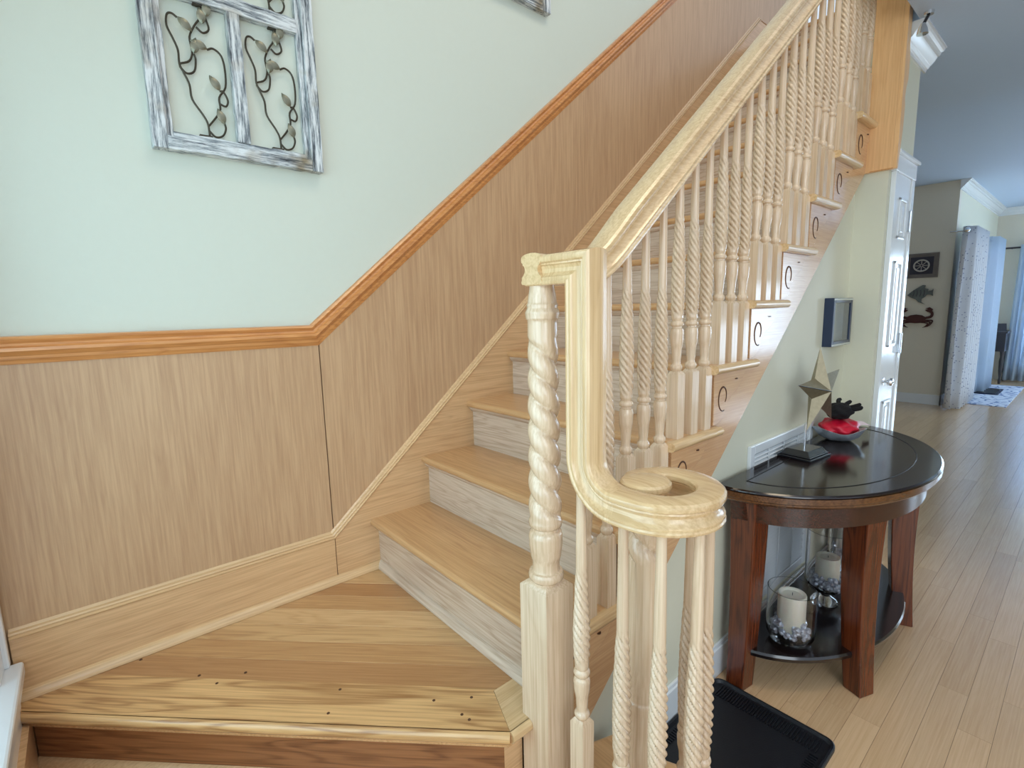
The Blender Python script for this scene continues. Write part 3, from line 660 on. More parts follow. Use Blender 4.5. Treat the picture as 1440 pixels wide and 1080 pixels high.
pf = thing('window_pane_frame', 'distressed whitewashed four-pane window frame decoration with metal vines, lower left', 'wall art', (-0.305, 0.0, 1.386))
W2, HF = 0.224, 0.80
def outer(parent, x0, x1, z0, z1, w=0.034, y=0.032):
    fpiece('frame_stile', parent, x0, x0+w, z0, z1, 0, -y); fpiece('frame_stile', parent, x1-w, x1, z0, z1, 0, -y)
    fpiece('frame_rail', parent, x0+w, x1-w, z0, z0+w, 0, -y); fpiece('frame_rail', parent, x0+w, x1-w, z1-w, z1, 0, -y)
    i = 0.016
    fpiece('inner_lip', parent, x0+w, x0+w+i, z0+w, z1-w, 0, -y*0.62); fpiece('inner_lip', parent, x1-w-i, x1-w, z0+w, z1-w, 0, -y*0.62)
    fpiece('inner_lip', parent, x0+w+i, x1-w-i, z0+w, z0+w+i, 0, -y*0.62); fpiece('inner_lip', parent, x0+w+i, x1-w-i, z1-w-i, z1-w, 0, -y*0.62)
outer(pf, -W2, W2, 0, HF)
fpiece('mullion', pf, -0.017, 0.017, 0.05, HF-0.05, 0, -0.026); fpiece('crossbar', pf, -W2+0.05, W2-0.05, 0.394, 0.434, 0, -0.028)
def leaf(mb, c, ang, L=0.042, W=0.023):
    ca, sa = math.cos(ang), math.sin(ang); row = []; n = 8
    for i in range(n+1):
        t = i/n; w_ = W/2*math.sin(math.pi*t)**0.8*(1.15-0.4*t)
        row.append((t*L, w_))
    vs_ = []
    for u, w_ in row:
        for s_, yy in ((-1, -0.003), (0, -0.006), (1, -0.003)):
            vs_.append((c[0]+u*ca-s_*w_*sa, -0.014+yy-0.004*math.sin(math.pi*u/L), c[1]+u*sa+s_*w_*ca))
    m_ = len(vs_); back = [(a, b+0.0012, d) for a, b, d in vs_]
    fs = [(i*3+j, i*3+j+1, i*3+j+4, i*3+j+3) for i in range(n) for j in range(2)]
    mb.add(vs_, fs); mb.add(back, [f[::-1] for f in fs])
def vine(parent, x0, z0, w, h, mir):
    """coordinates 0..1 in the opening"""
    X = lambda u: x0+w*((1-u) if mir else u); Z = lambda v: z0+h*v
    v_ = MB()
    lines = [
        [(.56, .0), (.55, .10), (.48, .17), (.34, .27), (.32, .38), (.25, .46), (.20, .52), (.20, .62), (.14, .70), (.07, .78), (.09, .86), (.16, .88), (.24, .86)],
        [(.55, .08), (.70, .17), (.78, .24), (.78, .33), (.90, .42), (.92, .56), (.88, .66), (.76, .70), (.66, .68)],
        [(.20, .52), (.36, .56), (.42, .64), (.40, .74), (.50, .84), (.58, .90), (.60, .99)],
        [(.20, .50), (.30, .46), (.42, .49), (.46, .58), (.44, .62)],
        [(.52, .83), (.62, .80), (.72, .84), (.68, .92)],
        [(.56, .05), (.66, .01), (.78, .03), (.84, .09), (.82, .14)],
        [(.78, .28), (.88, .27), (.92, .32), (.86, .38), (.80, .38)]]
    for ln in lines:
        v_.tube(catmull([(X(a), -0.013, Z(b)) for a, b in ln], 4), 0.0028, 6)
    v_.box((X(.5)-0.016, -0.018, Z(0)-0.001), (X(.5)+0.016, -0.006, Z(0)+0.003)).box((X(.6)-0.016, -0.018, Z(1)-0.003), (X(.6)+0.016, -0.006, Z(1)+0.001))
    v_.build('vine_wire', M_VINE, parent, smooth=True)
    lf = MB()
    for u, v, a in ((.24, .86, -40), (.66, .68, 165), (.44, .62, 80), (.68, .92, 80), (.82, .12, 110), (.80, .38, 125), (.62, .86, 95)):
        leaf(lf, (X(u), Z(v)), R(180-a if mir else a))
    lf.build('metal_leaf', M_LEAF, parent, smooth=True)
ow = W2-0.05-0.017
for (z0, z1) in ((0.052, 0.392), (0.436, 0.748)):
    vine(pf, -W2+0.052, z0, ow-0.004, z1-z0, False); vine(pf, 0.019, z0, ow-0.004, z1-z0, False)
pf2 = thing('window_pane_frame', 'whitewashed wooden frame whose bottom corner shows at the top centre', 'wall art', (0.73, 0.0, 2.186))
outer(pf2, -0.228, 0.228, 0, 0.8, 0.05, 0.03)
fpiece('mullion', pf2, -0.017, 0.017, 0.05, 0.75, 0, -0.026)

# small shadow box on the wall under the stairs
sb = thing('shadow_box_picture', 'small deep navy framed picture on the wall above the half-round table', 'picture', (1.87, WS, 0.745))
a, b_, hh, dd = -0.145, 0.10, 0.21, 0.038
MB().box((a, -dd, 0), (a+.022, 0, hh)).box((b_-.022, -dd, 0), (b_, 0, hh)).box((a+.022, -dd, 0), (b_-.022, 0, .022)).box((a+.022, -dd, hh-.022), (b_-.022, 0, hh)).build('frame', M_NAVY, sb, bevel=0.002)
MB().box((a+.022, -0.008, .022), (b_-.022, -0.002, hh-.022)).build('backing', M_PICGLASS, sb)
MB().box((a+.022, -dd+0.004, .022), (b_-.022, -dd+0.007, hh-.022)).build('pane', M_GLASS, sb)
for zz in (.002, hh-.010): MB().box((a+0.002, -dd-0.002, zz), (b_-0.002, -dd+0.001, zz+.008)).build('silver_edge', M_CHROME, sb)

# return-air grille behind the table
vg = thing('air_return_grille', 'large white louvred air return grille on the wall behind the table', 'vent', (1.35, WS, -0.22))
gw, gh = 0.30, 0.65
MB().box((-gw, -.014, 0), (-gw+.035, 0, gh)).box((gw-.035, -.014, 0), (gw, 0, gh)).box((-gw+.035, -.014, 0), (gw-.035, 0, .035)).box((-gw+.035, -.014, gh-.035), (gw-.035, 0, gh)).build('grille_frame', M_WHITE, vg, bevel=0.003)
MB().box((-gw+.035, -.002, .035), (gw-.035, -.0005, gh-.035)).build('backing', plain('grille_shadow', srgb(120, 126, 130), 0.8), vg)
n_l = 38
lm = MB().prism([(0, 0), (-.010, -.006), (-.011, -.0045), (-.001, .0025)], 'x', -gw+.035, gw-.035).build('louvre', M_WHITE, vg, loc=(0, -0.001, 0.045))
for i in range(1, n_l):
    o = lm.copy(); COL.objects.link(o); o.parent = vg; o.location = (0, -0.001, 0.045+i*(gh-.09)/(n_l-1)+0.0)
for xx in (-0.14, 0.0, 0.14): MB().box((xx-.003, -.0125, .035), (xx+.003, -.010, gh-.035)).build('grille_bar', M_WHITE, vg)

# ================================================================ HALF-ROUND TABLE
TX, TY, TZ = 1.44, -0.925, 0.355
tb = thing('half_round_table', 'dark wood half-round console table against the wall under the stairs', 'table', (TX, TY, FLOOR))
H = TZ-FLOOR
def half(a, b_, n=40, y0=0.0):
    return [(a*math.cos(t), y0-b_*math.sin(t)) for t in [i*math.pi/n for i in range(n+1)]]
def halfslab(mb, prof, n=48):
    """prof: (inset, z) loops from bottom to top"""
    A, B = 0.64, 0.46; rows = []
    for ins, z in prof: rows.append([(p[0], p[1], z) for p in half(A-ins, B-ins, n, -max(0, 0))])
    m_ = n+1; vs_ = [v for r_ in rows for v in r_]
    fs = [(j*m_+i, j*m_+(i+1) % m_, (j+1)*m_+(i+1) % m_, (j+1)*m_+i) for j in range(len(rows)-1) for i in range(m_)]
    fs += [tuple(range(m_-1, -1, -1)), tuple(range((len(rows)-1)*m_, len(rows)*m_))]
    mb.add(vs_, fs); return mb
halfslab(MB(), [(0.004, H-.012), (0.0, H-.008), (0.001, H-.004), (0.006, H)]).build('tabletop', M_TOP, tb, smooth=True, angle=30)
halfslab(MB(), [(0.030, H-.050), (0.016, H-.048), (0.008, H-.042), (0.005, H-.038), (0.005, H-.034), (0.001, H-.030), (0.001, H-.012)]).build('tabletop_edge', M_EDGE, tb, smooth=True, angle=30)
gpt = [(0.54*math.cos(t), -0.05-0.33*math.sin(t), H+0.0002) for t in [i*math.pi/60 for i in range(61)]]
MB().tube(gpt+[(-0.54, -0.05, H+0.0002)]+[(x, -0.05, H+0.0002) for x in (-0.27, 0, 0.27, 0.54)], 0.0016, 6).build('inlay_line', plain('inlay_dark', srgb(8, 5, 5), 0.5), tb)
ap = MB()
A, B = 0.58, 0.40; n = 48; vs_ = []; fs = []
for ins, z in ((0, H-.122), (0, H-.048), (0.02, H-.048), (0.02, H-.122)):
    vs_ += [((A-ins)*math.cos(i*math.pi/n), -0.02-(B-ins)*math.sin(i*math.pi/n), z) for i in range(n+1)]
for j in range(4):
    for i in range(n): fs.append((j*(n+1)+i, j*(n+1)+i+1, ((j+1) % 4)*(n+1)+i+1, ((j+1) % 4)*(n+1)+i))
ap.add(vs_, fs).build('apron', M_APRON, tb, smooth=True, angle=40)
MB().box((-0.57, -0.035, H-.13), (0.57, -0.018, H-.046)).build('back_apron', M_APRON, tb)
def leg_mb(x, y, dx, dy, ang):
    mb = MB(); secs = []
    for i in range(13):
        t = i/12; z = (H-.046)*t
        o_ = (1-t)**2.2*0.035+0.012*math.sin(math.pi*t)*-1; w_ = 0.032+0.013*t
        cx_, cy_ = x+dx*o_, y+dy*o_; ca, sa = math.cos(ang), math.sin(ang)
        secs.append([(cx_+u*w_*ca-v*w_*sa, cy_+u*w_*sa+v*w_*ca, z) for u, v in ((-1, -1), (1, -1), (1, 1), (-1, 1))])
    return loft_rect(mb, secs)
for x, y, dx, dy, an in ((-0.53, -0.06, -0.55, 0.0, -0.15), (-0.27, -0.325, -0.4, -.6, -0.38), (0.27, -0.325, .4, -.6, 0.38), (0.53, -0.06, .55, 0, 0.15)):
    leg_mb(x, y, dx, dy, an).build('leg', M_LEG, tb, bevel=0.004)
sh = MB(); ZS = -0.235-FLOOR
rows = []
A, B = 0.56, 0.37
for ins, z in ((0.012, ZS-.026), (0.002, ZS-.020), (0.0, ZS-.008), (0.004, ZS)):
    rows += [((A-ins)*math.cos(i*math.pi/n), -0.02-(B-ins)*math.sin(i*math.pi/n), z) for i in range(n+1)]
m_ = n+1
sh.add(rows, [(j*m_+i, j*m_+(i+1) % m_, (j+1)*m_+(i+1) % m_, (j+1)*m_+i) for j in range(3) for i in range(m_)]+[tuple(range(m_-1, -1, -1)), tuple(range(3*m_, 4*m_))])
sh.build('lower_shelf', M_SHELF, tb, smooth=True, angle=30)
# star sculpture
sx, sy = 1.335, -0.995
stt = thing('star_sculpture', 'faceted metallic star on a chrome rod with a black stepped base', 'sculpture', (sx, sy, TZ), R(-6))
MB().box((-0.080, -0.062, 0.0005), (0.080, 0.062, 0.010)).box((-0.074, -0.056, 0.010), (0.074, 0.056, 0.016)).build('base', M_BLACK, stt, bevel=0.002)
loft_rect(MB(), [[(-a_, -b2_, z), (a_, -b2_, z), (a_, b2_, z), (-a_, b2_, z)] for a_, b2_, z in ((.070, .052, .016), (.056, .040, .034))]).build('base_top', M_BLACK, stt, bevel=0.001)
MB().lathe([(0.0045, 0.033), (0.0045, 0.125)], 12).build('rod', M_CHROME, stt, smooth=True)
SR = 0.172; cx0, cz = 0.095, 0.245; pts = []
for i in range(10):
    a = R(90+6+36*i); r_ = (SR if i % 2 == 0 else 0.068)
    pts.append((cx0+r_*math.cos(a), 0, cz+r_*math.sin(a)))
vs_ = pts+[(cx0, -0.042, cz), (cx0, 0.042, cz)]
fs = []
for i in range(10): fs += [(i, (i+1) % 10, 10), ((i+1) % 10, i, 11)]
MB().add(vs_, fs).build('star', M_STARGOLD, stt)
edge = MB()
edge.tube([pts[2], (cx0, -0.042, cz)], 0.0015, 5).build('star_ridge', M_CHROME, stt)
# bowl with cloth and gloves
bx, by = 1.69, -1.003
bo = thing('silver_bowl', 'small hammered silver leaf-shaped bowl on the half-round table', 'bowl', (bx, by, TZ+0.0005))
def rim(t, z, r): return r*(1+0.07*math.sin(3*t+0.5)+0.03*math.sin(7*t))*(1+0.0*z)
mb = MB(); prof = [(0.035, 0.0), (0.055, 0.004), (0.082, 0.020), (0.100, 0.040), (0.110, 0.052), (0.107, 0.0525), (0.096, 0.042), (0.078, 0.024), (0.050, 0.009), (0.002, 0.006)]
seg = 48; V = []
for r_, z in prof:
    for i in range(seg):
        t = 2*math.pi*i/seg; rr = rim(t, z, r_) if r_ > 0.03 else r_
        V.append((rr*math.cos(t), rr*math.sin(t)*0.85, z+(0.010*math.sin(3*t) if r_ > 0.09 else 0)))
F = [(j*seg+i, j*seg+(i+1) % seg, (j+1)*seg+(i+1) % seg, (j+1)*seg+i) for j in range(len(prof)-1) for i in range(seg)]+[tuple(range(seg)), tuple(range((len(prof)-1)*seg, len(prof)*seg))]
mb.add(V, F).build('bowl_shell', M_SILVER, bo, smooth=True)
def lump(rx, ry, rz_, amp, freq, seed, seg=36, rings=18, top=1.0):
    rnd = random.Random(seed); ph = [rnd.uniform(0, 6.28) for _ in range(6)]; V = []; F = []
    for j in range(rings+1):
        th = math.pi*j/rings
        for i in range(seg):
            t = 2*math.pi*i/seg
            d = 1+amp*(math.sin(freq*t+ph[0]+3*th)*math.sin(2*th+ph[1])+0.6*math.sin((freq+2)*t+ph[2]-5*th)+0.4*math.sin(9*th+ph[3]+2*t))*math.sin(th)
            V.append((rx*d*math.sin(th)*math.cos(t), ry*d*math.sin(th)*math.sin(t), rz_*d*math.cos(th)))
    for j in range(rings):
        for i in range(seg): F.append((j*seg+i, j*seg+(i+1) % seg, (j+1)*seg+(i+1) % seg, (j+1)*seg+i))
    return V, F
V, F = lump(0.094, 0.070, 0.036, 0.12, 5, 3)
cl = MB().add(V, F).build('red_cloth', M_RED, None, smooth=True, loc=(bx+0.005, by, TZ+0.055), angle=180)
tag(cl, 'crumpled red satin cloth lying in the silver bowl', 'cloth')
rbm = MB()
for s0, pts_ in ((0, [(bx+.06, by-.03, TZ+.058), (bx+.11, by-.045, TZ+.060), (bx+.16, by-.06, TZ+.050), (bx+.20, by-.05, TZ+.038)]), ):
    c_ = catmull(pts_, 5)
    rbm.sweep([((p.x, p.y, p.z), (0.3, 0.8, 0.3), (0, 0, 1)) for p in c_], [(-.018, 0), (.018, 0), (.018, .0015), (-.018, .0015)])
tag(rbm.build('ribbon', M_PINK), 'pale pink ribbon trailing out of the silver bowl over the tabletop', 'ribbon')
V, F = lump(0.060, 0.050, 0.034, 0.10, 4, 11)
gl = MB().add(V, F)
for i, (a, L) in enumerate(((R(-75), .040), (R(-45), .044), (R(-12), .038), (R(20), .036))):
    p0 = Vector((0.03*math.cos(a), 0.03*math.sin(a), 0.004+0.006*i)); p1 = p0+Vector((L*math.cos(a), L*math.sin(a), 0.012)); p2 = p1+Vector((0.010, -0.006, 0.006))
    gl.tube(catmull([p0, p1, p2], 5), lambda t: 0.009*(1-0.35*t**3), 10)
tag(gl.build('knit_gloves', M_FELT, None, smooth=True, loc=(bx-0.012, by, TZ+0.126), angle=180), 'bunched black knit gloves on top of the red cloth', 'gloves')
# hurricane glasses
ZS0 = ZS+FLOOR
def gem_mesh(seed, rr, h, n_):
    rnd = random.Random(seed); mb = MB()
    for i in range(n_):
        a = rnd.uniform(0, 6.28); q = rr*math.sqrt(rnd.uniform(0.25, 1)); z = rnd.uniform(0.0, h)
        s_ = rnd.uniform(0.007, 0.0115); c_ = Vector((q*math.cos(a), q*math.sin(a), z))
        M3 = Matrix.Rotation(rnd.uniform(0, 6), 3, Vector((rnd.random(), rnd.random(), rnd.random()+.1)).normalized())
        V = []
        for zz, r_ in ((-1, .35), (-.35, .95), (.35, .95), (1, .35)):
            for k_ in range(6): V.append(tuple(c_+M3 @ (Vector((math.cos(k_*math.pi/3)*r_, math.sin(k_*math.pi/3)*r_, zz))*s_)))
        F = [(j*6+k_, j*6+(k_+1) % 6, (j+1)*6+(k_+1) % 6, (j+1)*6+k_) for j in range(3) for k_ in range(6)]+[(5, 4, 3, 2, 1, 0), (18, 19, 20, 21, 22, 23)]
        mb.add(V, F)
    return mb
M_GEMS = plain('silvery_acrylic_gems', srgb(190, 196, 210), 0.12, metal=0.25, var=0.5, scale=260, coat=1.0)
for i, (hx, hy, lab, footed, s_) in enumerate(((1.045, -1.085, 'low clear glass candle holder at the front of the lower shelf', False, 1.0),
                                      (1.39, -1.085, 'tall footed clear glass candle holder in the middle of the shelf', True, 1.0),
                                      (1.70, -1.07, 'glass candle holder at the far end of the lower shelf', True, 1.0))):
    z0 = ZS0+0.0005; zb = 0.055 if footed else 0.012; hh = 0.30 if footed else 0.195; r_ = 0.076 if footed else 0.078
    g = thing('hurricane_glass', lab, 'candle holder', (hx, hy, z0), group=None)
    if footed:
        outp = [(0.042, 0), (0.044, 0.004), (0.036, 0.016), (0.016, 0.030), (0.016, 0.040), (0.040, 0.050), (0.062, 0.066), (r_, 0.095), (r_, hh)]
        inp = [(r_-.0025, hh), (r_-.0025, 0.096), (0.059, 0.069), (0.036, 0.055), (0.001, 0.052)]
    else:
        outp = [(0.046, 0), (0.050, 0.003), (0.066, 0.012), (r_-.002, 0.034), (r_, 0.060), (r_, hh)]
        inp = [(r_-.0025, hh), (r_-.0025, 0.061), (r_-.0045, 0.036), (0.062, 0.016), (0.001, 0.008)]
    MB().lathe([(max(a_, .001), b2_) for a_, b2_ in outp+inp], 40).build('glass_body', M_GLASS, g, smooth=True, angle=40)
    fz = 0.056 if footed else 0.014
    gem_mesh(i+5, 0.056, 0.055, 110).build('glass_gems', M_GEMS, g, kind='stuff', loc=(0, 0, fz+0.012))
    cd = MB().lathe([(0.001, 0), (0.044, 0), (0.0445, 0.004), (0.0445, 0.128), (0.043, 0.132), (0.036, 0.131), (0.031, 0.126), (0.001, 0.124)], 32).build('pillar_candle', M_WAX, None, smooth=True, loc=(hx+(0.002), hy, z0+fz+(0.030 if not footed else 0.040)), angle=40)
    if i == 1: cd.scale = (0.94, 0.94, 0.72)
    tag(cd, ('ivory pillar candle in the low front glass', 'ivory pillar candle in the middle footed glass', 'ivory pillar candle in the glass at the far end of the shelf')[i], 'candle', None)
    MB().lathe([(0.0012, 0.123), (0.0010, 0.134)], 6).build('wick', M_BLACK, cd)

# boot tray
bt = thing('boot_tray', 'black ribbed rubber boot tray on the floor beside the stairs', 'mat', (0.568, -1.112, FLOOR))
def rrect(hx, hy, r_, n_=6):
    out = []
    for cx_, cy_, a0 in ((hx-r_, hy-r_, 0), (-hx+r_, hy-r_, 90), (-hx+r_, -hy+r_, 180), (hx-r_, -hy+r_, 270)):
        out += [(cx_+r_*math.cos(R(a0+90*i/n_)), cy_+r_*math.sin(R(a0+90*i/n_))) for i in range(n_+1)]
    return out
rows = []
for d_, z in ((0, 0.0005), (0, 0.012), (0.003, 0.015), (0.008, 0.015), (0.013, 0.006), (0.03, 0.005)): rows.append([(x, y, z) for x, y in rrect(0.285-d_, 0.190-d_, 0.03-min(d_, .02)*.5)])
m_ = len(rows[0]); V = [v for r_ in rows for v in r_]
F = [(j*m_+i, j*m_+(i+1) % m_, (j+1)*m_+(i+1) % m_, (j+1)*m_+i) for j in range(len(rows)-1) for i in range(m_)]+[tuple(range(m_-1, -1, -1)), tuple(range((len(rows)-1)*m_, len(rows)*m_))]
MB().add(V, F).build('tray_body', M_RUBBER, bt, smooth=True, angle=30)
rb2 = MB()
for i in range(36):
    y = -0.155+i*0.31/35; rb2.box((0.205 if True else 0, y-.0018, .005), (0.262, y+.0018, .009))
for i in range(44):
    x = -0.24+i*0.43/43; rb2.box((x-.0018, -0.168, .005), (x+.0018, -0.145, .009)); rb2.box((x-.0018, 0.145, .005), (x+.0018, 0.168, .009))
rb2.build('ribs', M_RUBBER, bt, kind='stuff')

# small chrome ceiling fixture half hidden behind the pillar
cf = thing('ceiling_light', 'small chrome ceiling light peeking past the pillar top', 'light', (2.02, -1.12, CEILN))
MB().lathe([(0.016, -0.012), (0.018, 0.0)], 20).build('canopy', M_CHROME, cf, smooth=True)
MB().tube([(0, 0, -0.01), (-0.03, 0.01, -0.055)], 0.006, 8).build('arm', M_BLACK, cf)
MB().lathe([(0.008, 0), (0.016, -0.02), (0.02, -0.04), (0.001, -0.042)], 16, (-0.03, 0.01, -0.05)).build('shade', M_CHROME, cf, smooth=True)

# ================================================================ FAR AREA
XW = XF
sg = thing('ship_wheel_sign', 'dark framed ship wheel plaque, topmost decoration on the beige wall', 'wall art', (XW, -0.142, 1.36))
MB().box((-0.012, -0.165, -0.15), (0, 0.165, 0.15)).build('back_board', M_SIGN, sg)
MB().box((-0.016, -0.115, -0.105), (-0.012, 0.115, 0.105)).build('panel', M_SIGNIN, sg)
MB().box((-0.024, -0.165, 0.13), (-0.012, 0.165, 0.15)).box((-0.024, -0.165, -0.15), (-0.012, 0.165, -0.13)).box((-0.024, 0.145, -0.13), (-0.012, 0.165, 0.13)).box((-0.024, -0.165, -0.13), (-0.012, -0.145, 0.13)).build('frame', M_SIGN, sg)
wh = MB().tube([(-0.024, 0.075*math.cos(t), 0.068*math.sin(t)) for t in [i*math.pi/16 for i in range(33)]], 0.0085, 8)
for i in range(8):
    a = i*math.pi/4; wh.tube([(-0.02, 0.01*math.cos(a), 0.01*math.sin(a)), (-0.02, 0.072*math.cos(a), 0.065*math.sin(a))], 0.0035, 6)
wh.build('wheel', M_ROPE, sg, smooth=True)
def silhouette(name, outline, mat, loc, label, cat, thick=0.012, sc_=1.0, extras=None):
    t_ = thing(name, label, cat, loc)
    mb = MB().prism([(y*sc_, z*sc_) for y, z in outline], 'x', -0.02-thick, -0.02)
    mb.box((-0.02, -0.01, -0.01), (0, 0.01, 0.01))
    mb.build('body', mat, t_, bevel=0.003); return t_
# fish (nose points left in view = +y)
fish = [(0.12, -0.02), (0.09, 0.01), (0.05, 0.045), (0.0, 0.08), (-0.03, 0.10), (-0.06, 0.095), (-0.05, 0.06), (-0.09, 0.05), (-0.085, 0.02), (-0.12, 0.03), (-0.14, 0.05), (-0.135, 0.0), (-0.14, -0.04), (-0.11, -0.02), (-0.08, -0.02), (-0.06, -0.05), (-0.03, -0.07), (-0.03, -0.11), (-0.07, -0.14), (0.0, -0.11), (0.03, -0.075), (0.07, -0.055), (0.10, -0.035)]
fs_ = silhouette('metal_fish', fish, M_FISH, (XW, -0.145, 1.02), 'grey-green metal fish between the plaque and the crab', 'wall art')
fm_ = MB()
for q in range(4): fm_.tube([(-0.034, 0.06-0.035*q, -0.04), (-0.036, 0.05-0.035*q, 0.0), (-0.034, 0.055-0.035*q, 0.04)], 0.003, 5)
fm_.build('scale_rib', M_SIGNIN, fs_)
MB().lathe([(0.001, 0), (0.008, 0), (0.006, .004), (0.001, .004)], 10).build('eye', M_BLACK, fs_, loc=(-0.033, 0.088, -0.01))
crab = thing('metal_crab', 'rusty red crab silhouette, lowest decoration on the beige wall', 'wall art', (XW, -0.135, 0.70))
body = [(0.105, 0.0), (0.10, 0.02), (0.06, 0.045), (0.0, 0.055), (-0.06, 0.045), (-0.10, 0.02), (-0.105, 0.0), (-0.085, -0.03), (-0.05, -0.05), (0.0, -0.055), (0.05, -0.05), (0.085, -0.03)]
MB().prism(body, 'x', -0.034, -0.02).box((-0.02, -0.01, -0.01), (0, 0.01, 0.01)).build('shell', M_CRAB, crab, bevel=0.004)
for s_ in (1, -1):
    MB().tube(catmull([(-0.027, s_*0.095, 0.01), (-0.027, s_*0.15, 0.03), (-0.027, s_*0.155, 0.075), (-0.027, s_*0.125, 0.10)], 5), lambda t: 0.016-0.002*t, 8).prism([(s_*0.140, 0.085), (s_*0.165, 0.115), (s_*0.130, 0.145), (s_*0.085, 0.130), (s_*0.115, 0.122), (s_*0.085, 0.112), (s_*0.110, 0.085)], 'x', -0.034, -0.021).build('claw', M_CRAB, crab, smooth=True)
    for q in range(3):
        MB().tube(catmull([(-0.027, s_*(0.09-0.02*q), -0.02-0.01*q), (-0.027, s_*(0.165-0.022*q), -0.02-0.018*q), (-0.027, s_*(0.150-0.025*q), -0.07-0.012*q), (-0.027, s_*(0.115-0.02*q), -0.10-0.004*q)], 5), lambda t: 0.010*(1-0.6*t), 6).build('leg', M_CRAB, crab, smooth=True)
def curtain(name, label, x0, x1, y, z0, z1, mat, waves, amp, axis='x', group=None):
    t_ = thing(name, label, 'curtain', ((x0+x1)/2, y, z0) if axis == 'x' else (y, (x0+x1)/2, z0), 0, group)
    n_ = waves*10; V = []; w_ = abs(x1-x0)
    for j in range(9):
        v = j/8
        for i in range(n_+1):
            u = i/n_; sp = (u-0.5)*w_*(0.90+0.10*(1-v)); d_ = amp*math.sin(u*waves*2*math.pi+0.4*math.sin(3*v))*(1.0-0.15*v)
            V.append((sp, d_, v*(z1-z0)) if axis == 'x' else (d_, sp, v*(z1-z0)))
    F = [(j*(n_+1)+i, j*(n_+1)+i+1, (j+1)*(n_+1)+i+1, (j+1)*(n_+1)+i) for j in range(8) for i in range(n_)]
    o = MB().add(V, F).build('cloth_panel', mat, t_, smooth=True, angle=180)
    s_ = o.modifiers.new('thick', 'SOLIDIFY'); s_.thickness = 0.004
    return t_
def pattern_cloth():
    m = M_GREYCURT; n = m.node_tree.nodes; l = m.node_tree.links; p = n['Principled BSDF']
    tc = n.new('ShaderNodeTexCoord'); vo_ = n.new('ShaderNodeTexVoronoi'); vo_.inputs['Scale'].default_value = 30; l.new(tc.outputs['Object'], vo_.inputs['Vector'])
    st_ = n.new('ShaderNodeMath'); st_.operation = 'LESS_THAN'; st_.inputs[1].default_value = 0.22; l.new(vo_.outputs['Distance'], st_.inputs[0])
    mx = n.new('ShaderNodeMix'); mx.data_type = 'RGBA'; mx.inputs['A'].default_value = srgb(216, 218, 224); mx.inputs['B'].default_value = srgb(150, 154, 176)
    l.new(st_.outputs[0], mx.inputs['Factor']); l.new(mx.outputs['Result'], p.inputs['Base Color'])
pattern_cloth()
g1 = curtain('patterned_curtain', 'grey leaf-patterned grommet curtain hanging down the hall', 7.05, 8.10, -0.60, FLOOR+0.02, 1.76, M_GREYCURT, 7, 0.075)
g2 = curtain('white_curtain', 'white curtain hanging just beyond the grey patterned one', 8.70, 9.50, -0.62, FLOOR+0.02, 1.76, M_WHITECURT, 5, 0.07)
g3 = curtain('sheer_curtain', 'white sheer curtain on the end wall at the right frame edge', -1.35, -0.72, 10.42, FLOOR+0.02, 1.74, M_WHITECURT, 7, 0.05, 'y')
rd = thing('curtain_rod', 'dark metal curtain rod above the grey and white curtains', 'curtain rod', (8.4, -0.6, 1.70))
MB().tube([(-1.45, 0, 0), (1.45, 0, 0)], 0.014, 10).build('rod', M_CHROME, rd, smooth=True)
for xx in (-1.38, 1.38): MB().tube([(xx, 0, 0), (xx, 0.16, 0)], 0.008, 8).build('bracket', M_CHROME, rd)
for xx in (-1.47,): MB().lathe([(0.001, -.03), (0.02, -.02), (0.03, 0), (0.02, .02), (0.001, .03)], 16).build('finial', M_CHROME, rd, smooth=True, loc=(xx, 0, 0))
rd2 = thing('curtain_rod', 'short dark curtain rod holding the sheer curtain on the end wall', 'curtain rod', (10.42, -1.0, 1.70))
MB().tube([(0, -0.45, 0), (0, 0.42, 0)], 0.014, 10).build('rod', M_CONSOLE, rd2, smooth=True)
MB().tube([(0, 0.36, 0), (0.18, 0.36, 0)], 0.008, 8).build('bracket', M_CONSOLE, rd2)
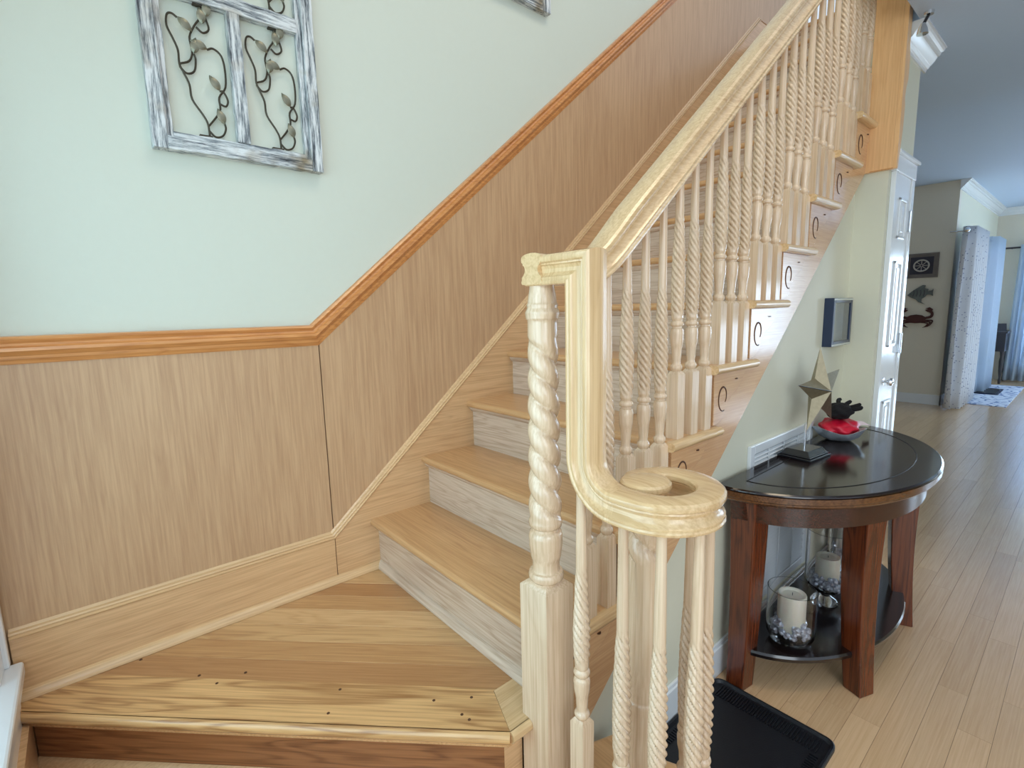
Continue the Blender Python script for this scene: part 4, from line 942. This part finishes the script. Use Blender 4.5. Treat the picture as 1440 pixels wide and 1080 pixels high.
# console table far away
ct = thing('console_table', 'dark wooden side table with turned legs beyond the white curtain', 'table', (10.25, -0.66, FLOOR))
MB().box((-0.28, -0.10, 0.78), (0.28, 0.14, 0.81)).build('tabletop', M_CONSOLE, ct, bevel=0.004)
MB().box((-0.25, -0.08, 0.50), (0.25, 0.12, 0.78)).build('drawer_case', M_CONSOLE, ct)
for a_, c_ in ((-.23, -.06), (-.23, .10), (.23, -.06), (.23, .10)):
    MB().lathe([(0.016, 0), (0.02, 0.05), (0.014, 0.09), (0.024, 0.2), (0.03, 0.35), (0.022, 0.42), (0.03, 0.5)], 12).build('leg', M_CONSOLE, ct, smooth=True, loc=(a_, c_, 0))
pfm = thing('photo_frame', 'small tilted dark photo frame on the far side table', 'picture frame', (10.12, -0.65, FLOOR+0.8105), R(-70))
MB().prism([(-0.05, 0.0), (-0.035, 0.0), (0.005, 0.11), (-0.008, 0.115)], 'x', -0.07, 0.07).build('frame', M_CONSOLE, pfm)
MB().prism([(0.03, 0.0), (0.038, 0.0), (0.0, 0.09), (-0.005, 0.085)], 'x', -0.01, 0.01).build('easel_back', M_CONSOLE, pfm)
rg = MB().box((7.7, -1.02, FLOOR+0.0005), (9.8, -0.47, FLOOR+0.010)).build('area_rug', M_RUG)
tag(rg, 'pale blue and white patterned rug below the far curtains', 'rug')
def rugpat():
    m = M_RUG; n = m.node_tree.nodes; l = m.node_tree.links; p = n['Principled BSDF']
    tc = n.new('ShaderNodeTexCoord'); vo_ = n.new('ShaderNodeTexVoronoi'); vo_.feature = 'DISTANCE_TO_EDGE'; vo_.inputs['Scale'].default_value = 9; l.new(tc.outputs['Object'], vo_.inputs['Vector'])
    st_ = n.new('ShaderNodeMath'); st_.operation = 'LESS_THAN'; st_.inputs[1].default_value = 0.09; l.new(vo_.outputs['Distance'], st_.inputs[0])
    mx = n.new('ShaderNodeMix'); mx.data_type = 'RGBA'; mx.inputs['A'].default_value = srgb(206, 210, 220); mx.inputs['B'].default_value = srgb(120, 134, 168)
    l.new(st_.outputs[0], mx.inputs['Factor']); l.new(mx.outputs['Result'], p.inputs['Base Color'])
rugpat()
dm = thing('door_mat', 'small dark blue mat lying on the far patterned rug', 'mat', (8.95, -0.72, FLOOR+0.0105))
MB().prism(rrect(0.30, 0.13, 0.02), 'z', 0.0, 0.014).build('mat_pad', plain('dark_blue_mat', srgb(34, 42, 66), 0.9), dm, bevel=0.004)
MB().box((-0.27, -0.10, 0.014), (0.27, 0.10, 0.016)).build('mat_pile', M_RUBBER, dm)
